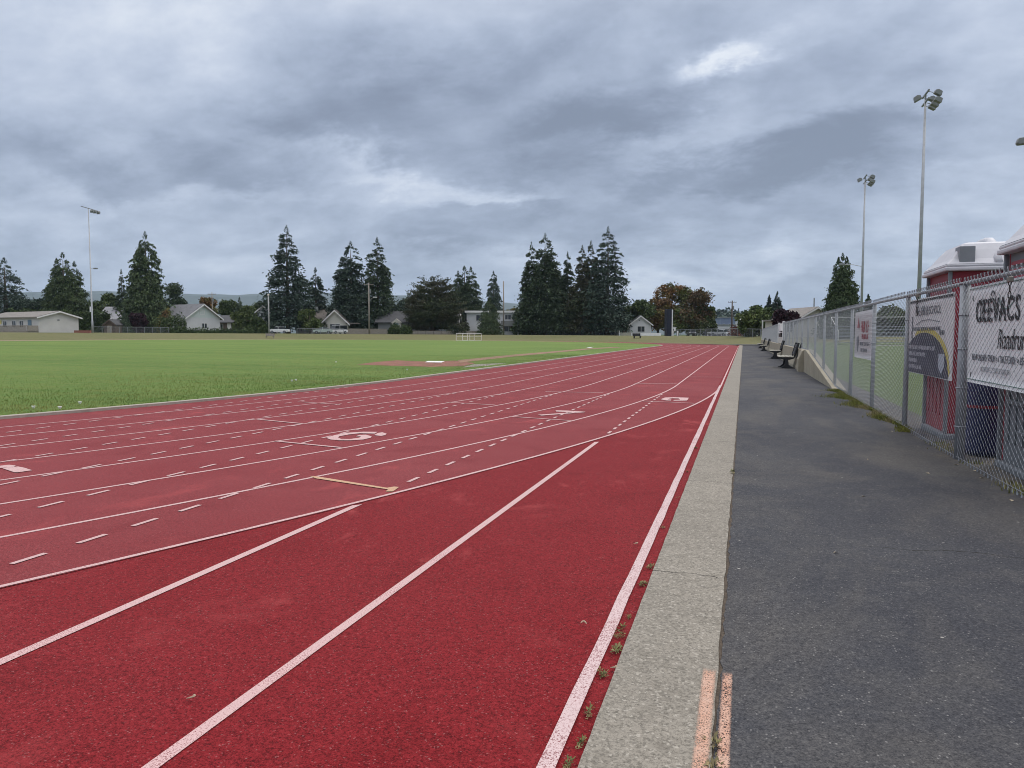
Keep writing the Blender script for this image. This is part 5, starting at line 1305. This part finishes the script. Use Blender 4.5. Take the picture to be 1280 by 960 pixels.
def wood(label_name, pa, pb, depth, tops, seed, mat, hh=9):
    """far wooded ridge that reads as one mass"""
    r = np.random.default_rng(seed); Q = []
    n = int((pb-pa)*5)
    for i in range(n):
        u = r.uniform(0, 1); px = pa+(pb-pa)*u; k = u*(len(tops)-1); a = int(min(k, len(tops)-2)); tp = tops[a]+(tops[a+1]-tops[a])*(k-a)
        f = r.uniform(0, 1); dd = depth+f*120; x, y = W(px, dd); ztop = HT(tp+r.uniform(-1.5, 4), depth)*(.45+.55*f)+1
        m = 26; H = hh*r.uniform(.7, 1.3); t = r.uniform(0, 1, m); az = r.uniform(0, 6.28, m); rad = (1-t)*H*.24
        b = np.stack([x+np.cos(az)*rad, y+np.sin(az)*rad, ztop-H+t*H], 1); dv = unit(np.stack([np.cos(az), np.sin(az), r.normal(0, .6, m)], 1)); sd_ = unit(np.cross(dv, r.normal(0, 1, dv.shape))); L = np.full(m, H*.18)
        Q.append(kites(b, dv, sd_, L, L*.4))
    o = np_mesh('woodland', np.concatenate(Q), mat); o['kind'] = 'stuff'; return o
wood('w', 872, 955, 620, [388, 383, 381, 383, 386], 5, M_FIR2, 16)
wood('w', -60, 345, 260, [372, 384, 374, 384, 392, 390, 392, 392], 6, M_FIR2, 9)
struct(MB().add([(*W(860, 560), -3), (*W(990, 560), -3), (*W(1000, 760), HT(386, 640)), (*W(850, 760), HT(386, 640))], [(0, 1, 2, 3)]).build('hillside', M_HILL))
# side street and street along the verge
def road(pts, wd, z):
    mb = MB(); 
    for i, (x, y) in enumerate(pts):
        a = pts[max(0, i-1)]; b = pts[min(len(pts)-1, i+1)]; d = Vector((b[0]-a[0], b[1]-a[1])).normalized(); n = Vector((-d.y, d.x))*wd/2
        mb.v += [(x-n.x, y-n.y, g(x-n.x, y-n.y)+z), (x+n.x, y+n.y, g(x+n.x, y+n.y)+z)]
    for i in range(len(pts)-1): mb.f.append((2*i, 2*i+1, 2*i+3, 2*i+2))
    return struct(mb.build('street', plain('street asphalt', (.16, .16, .16), .85, .15, 2)))
road([W(896, d) for d in (140, 160, 180, 205, 240, 300)], 7, .05)

if USE_HAZE if 'USE_HAZE' in globals() else True:
    m = bpy.data.materials.new('pale haze'); m.use_nodes = True; nt = m.node_tree; nt.nodes.clear()
    out = nt.nodes.new('ShaderNodeOutputMaterial'); v = nt.nodes.new('ShaderNodeVolumePrincipled'); v.inputs['Color'].default_value = (.66, .82, 1, 1); v.inputs['Density'].default_value = .00007
    nt.links.new(v.outputs[0], out.inputs['Volume'])
    hz_ = MB().box(-7000, 7000, -7000, 7000, -7, 320).build('haze', m); hz_['kind'] = 'stuff'

# ------------------------------------------------------------------ render settings
sc.view_settings.view_transform = 'Standard'; sc.view_settings.look = 'None'; sc.view_settings.exposure = 0; sc.view_settings.gamma = 1
sc.cycles.use_denoising = True; sc.cycles.filter_width = 1.0
try: sc.cycles.denoiser = 'OPENIMAGEDENOISE'; sc.cycles.denoising_input_passes = 'RGB_ALBEDO_NORMAL'
except Exception: pass
sc.cycles.max_bounces = 5; sc.cycles.diffuse_bounces = 3; sc.cycles.glossy_bounces = 2; sc.cycles.transparent_max_bounces = 8; sc.cycles.volume_bounces = 1
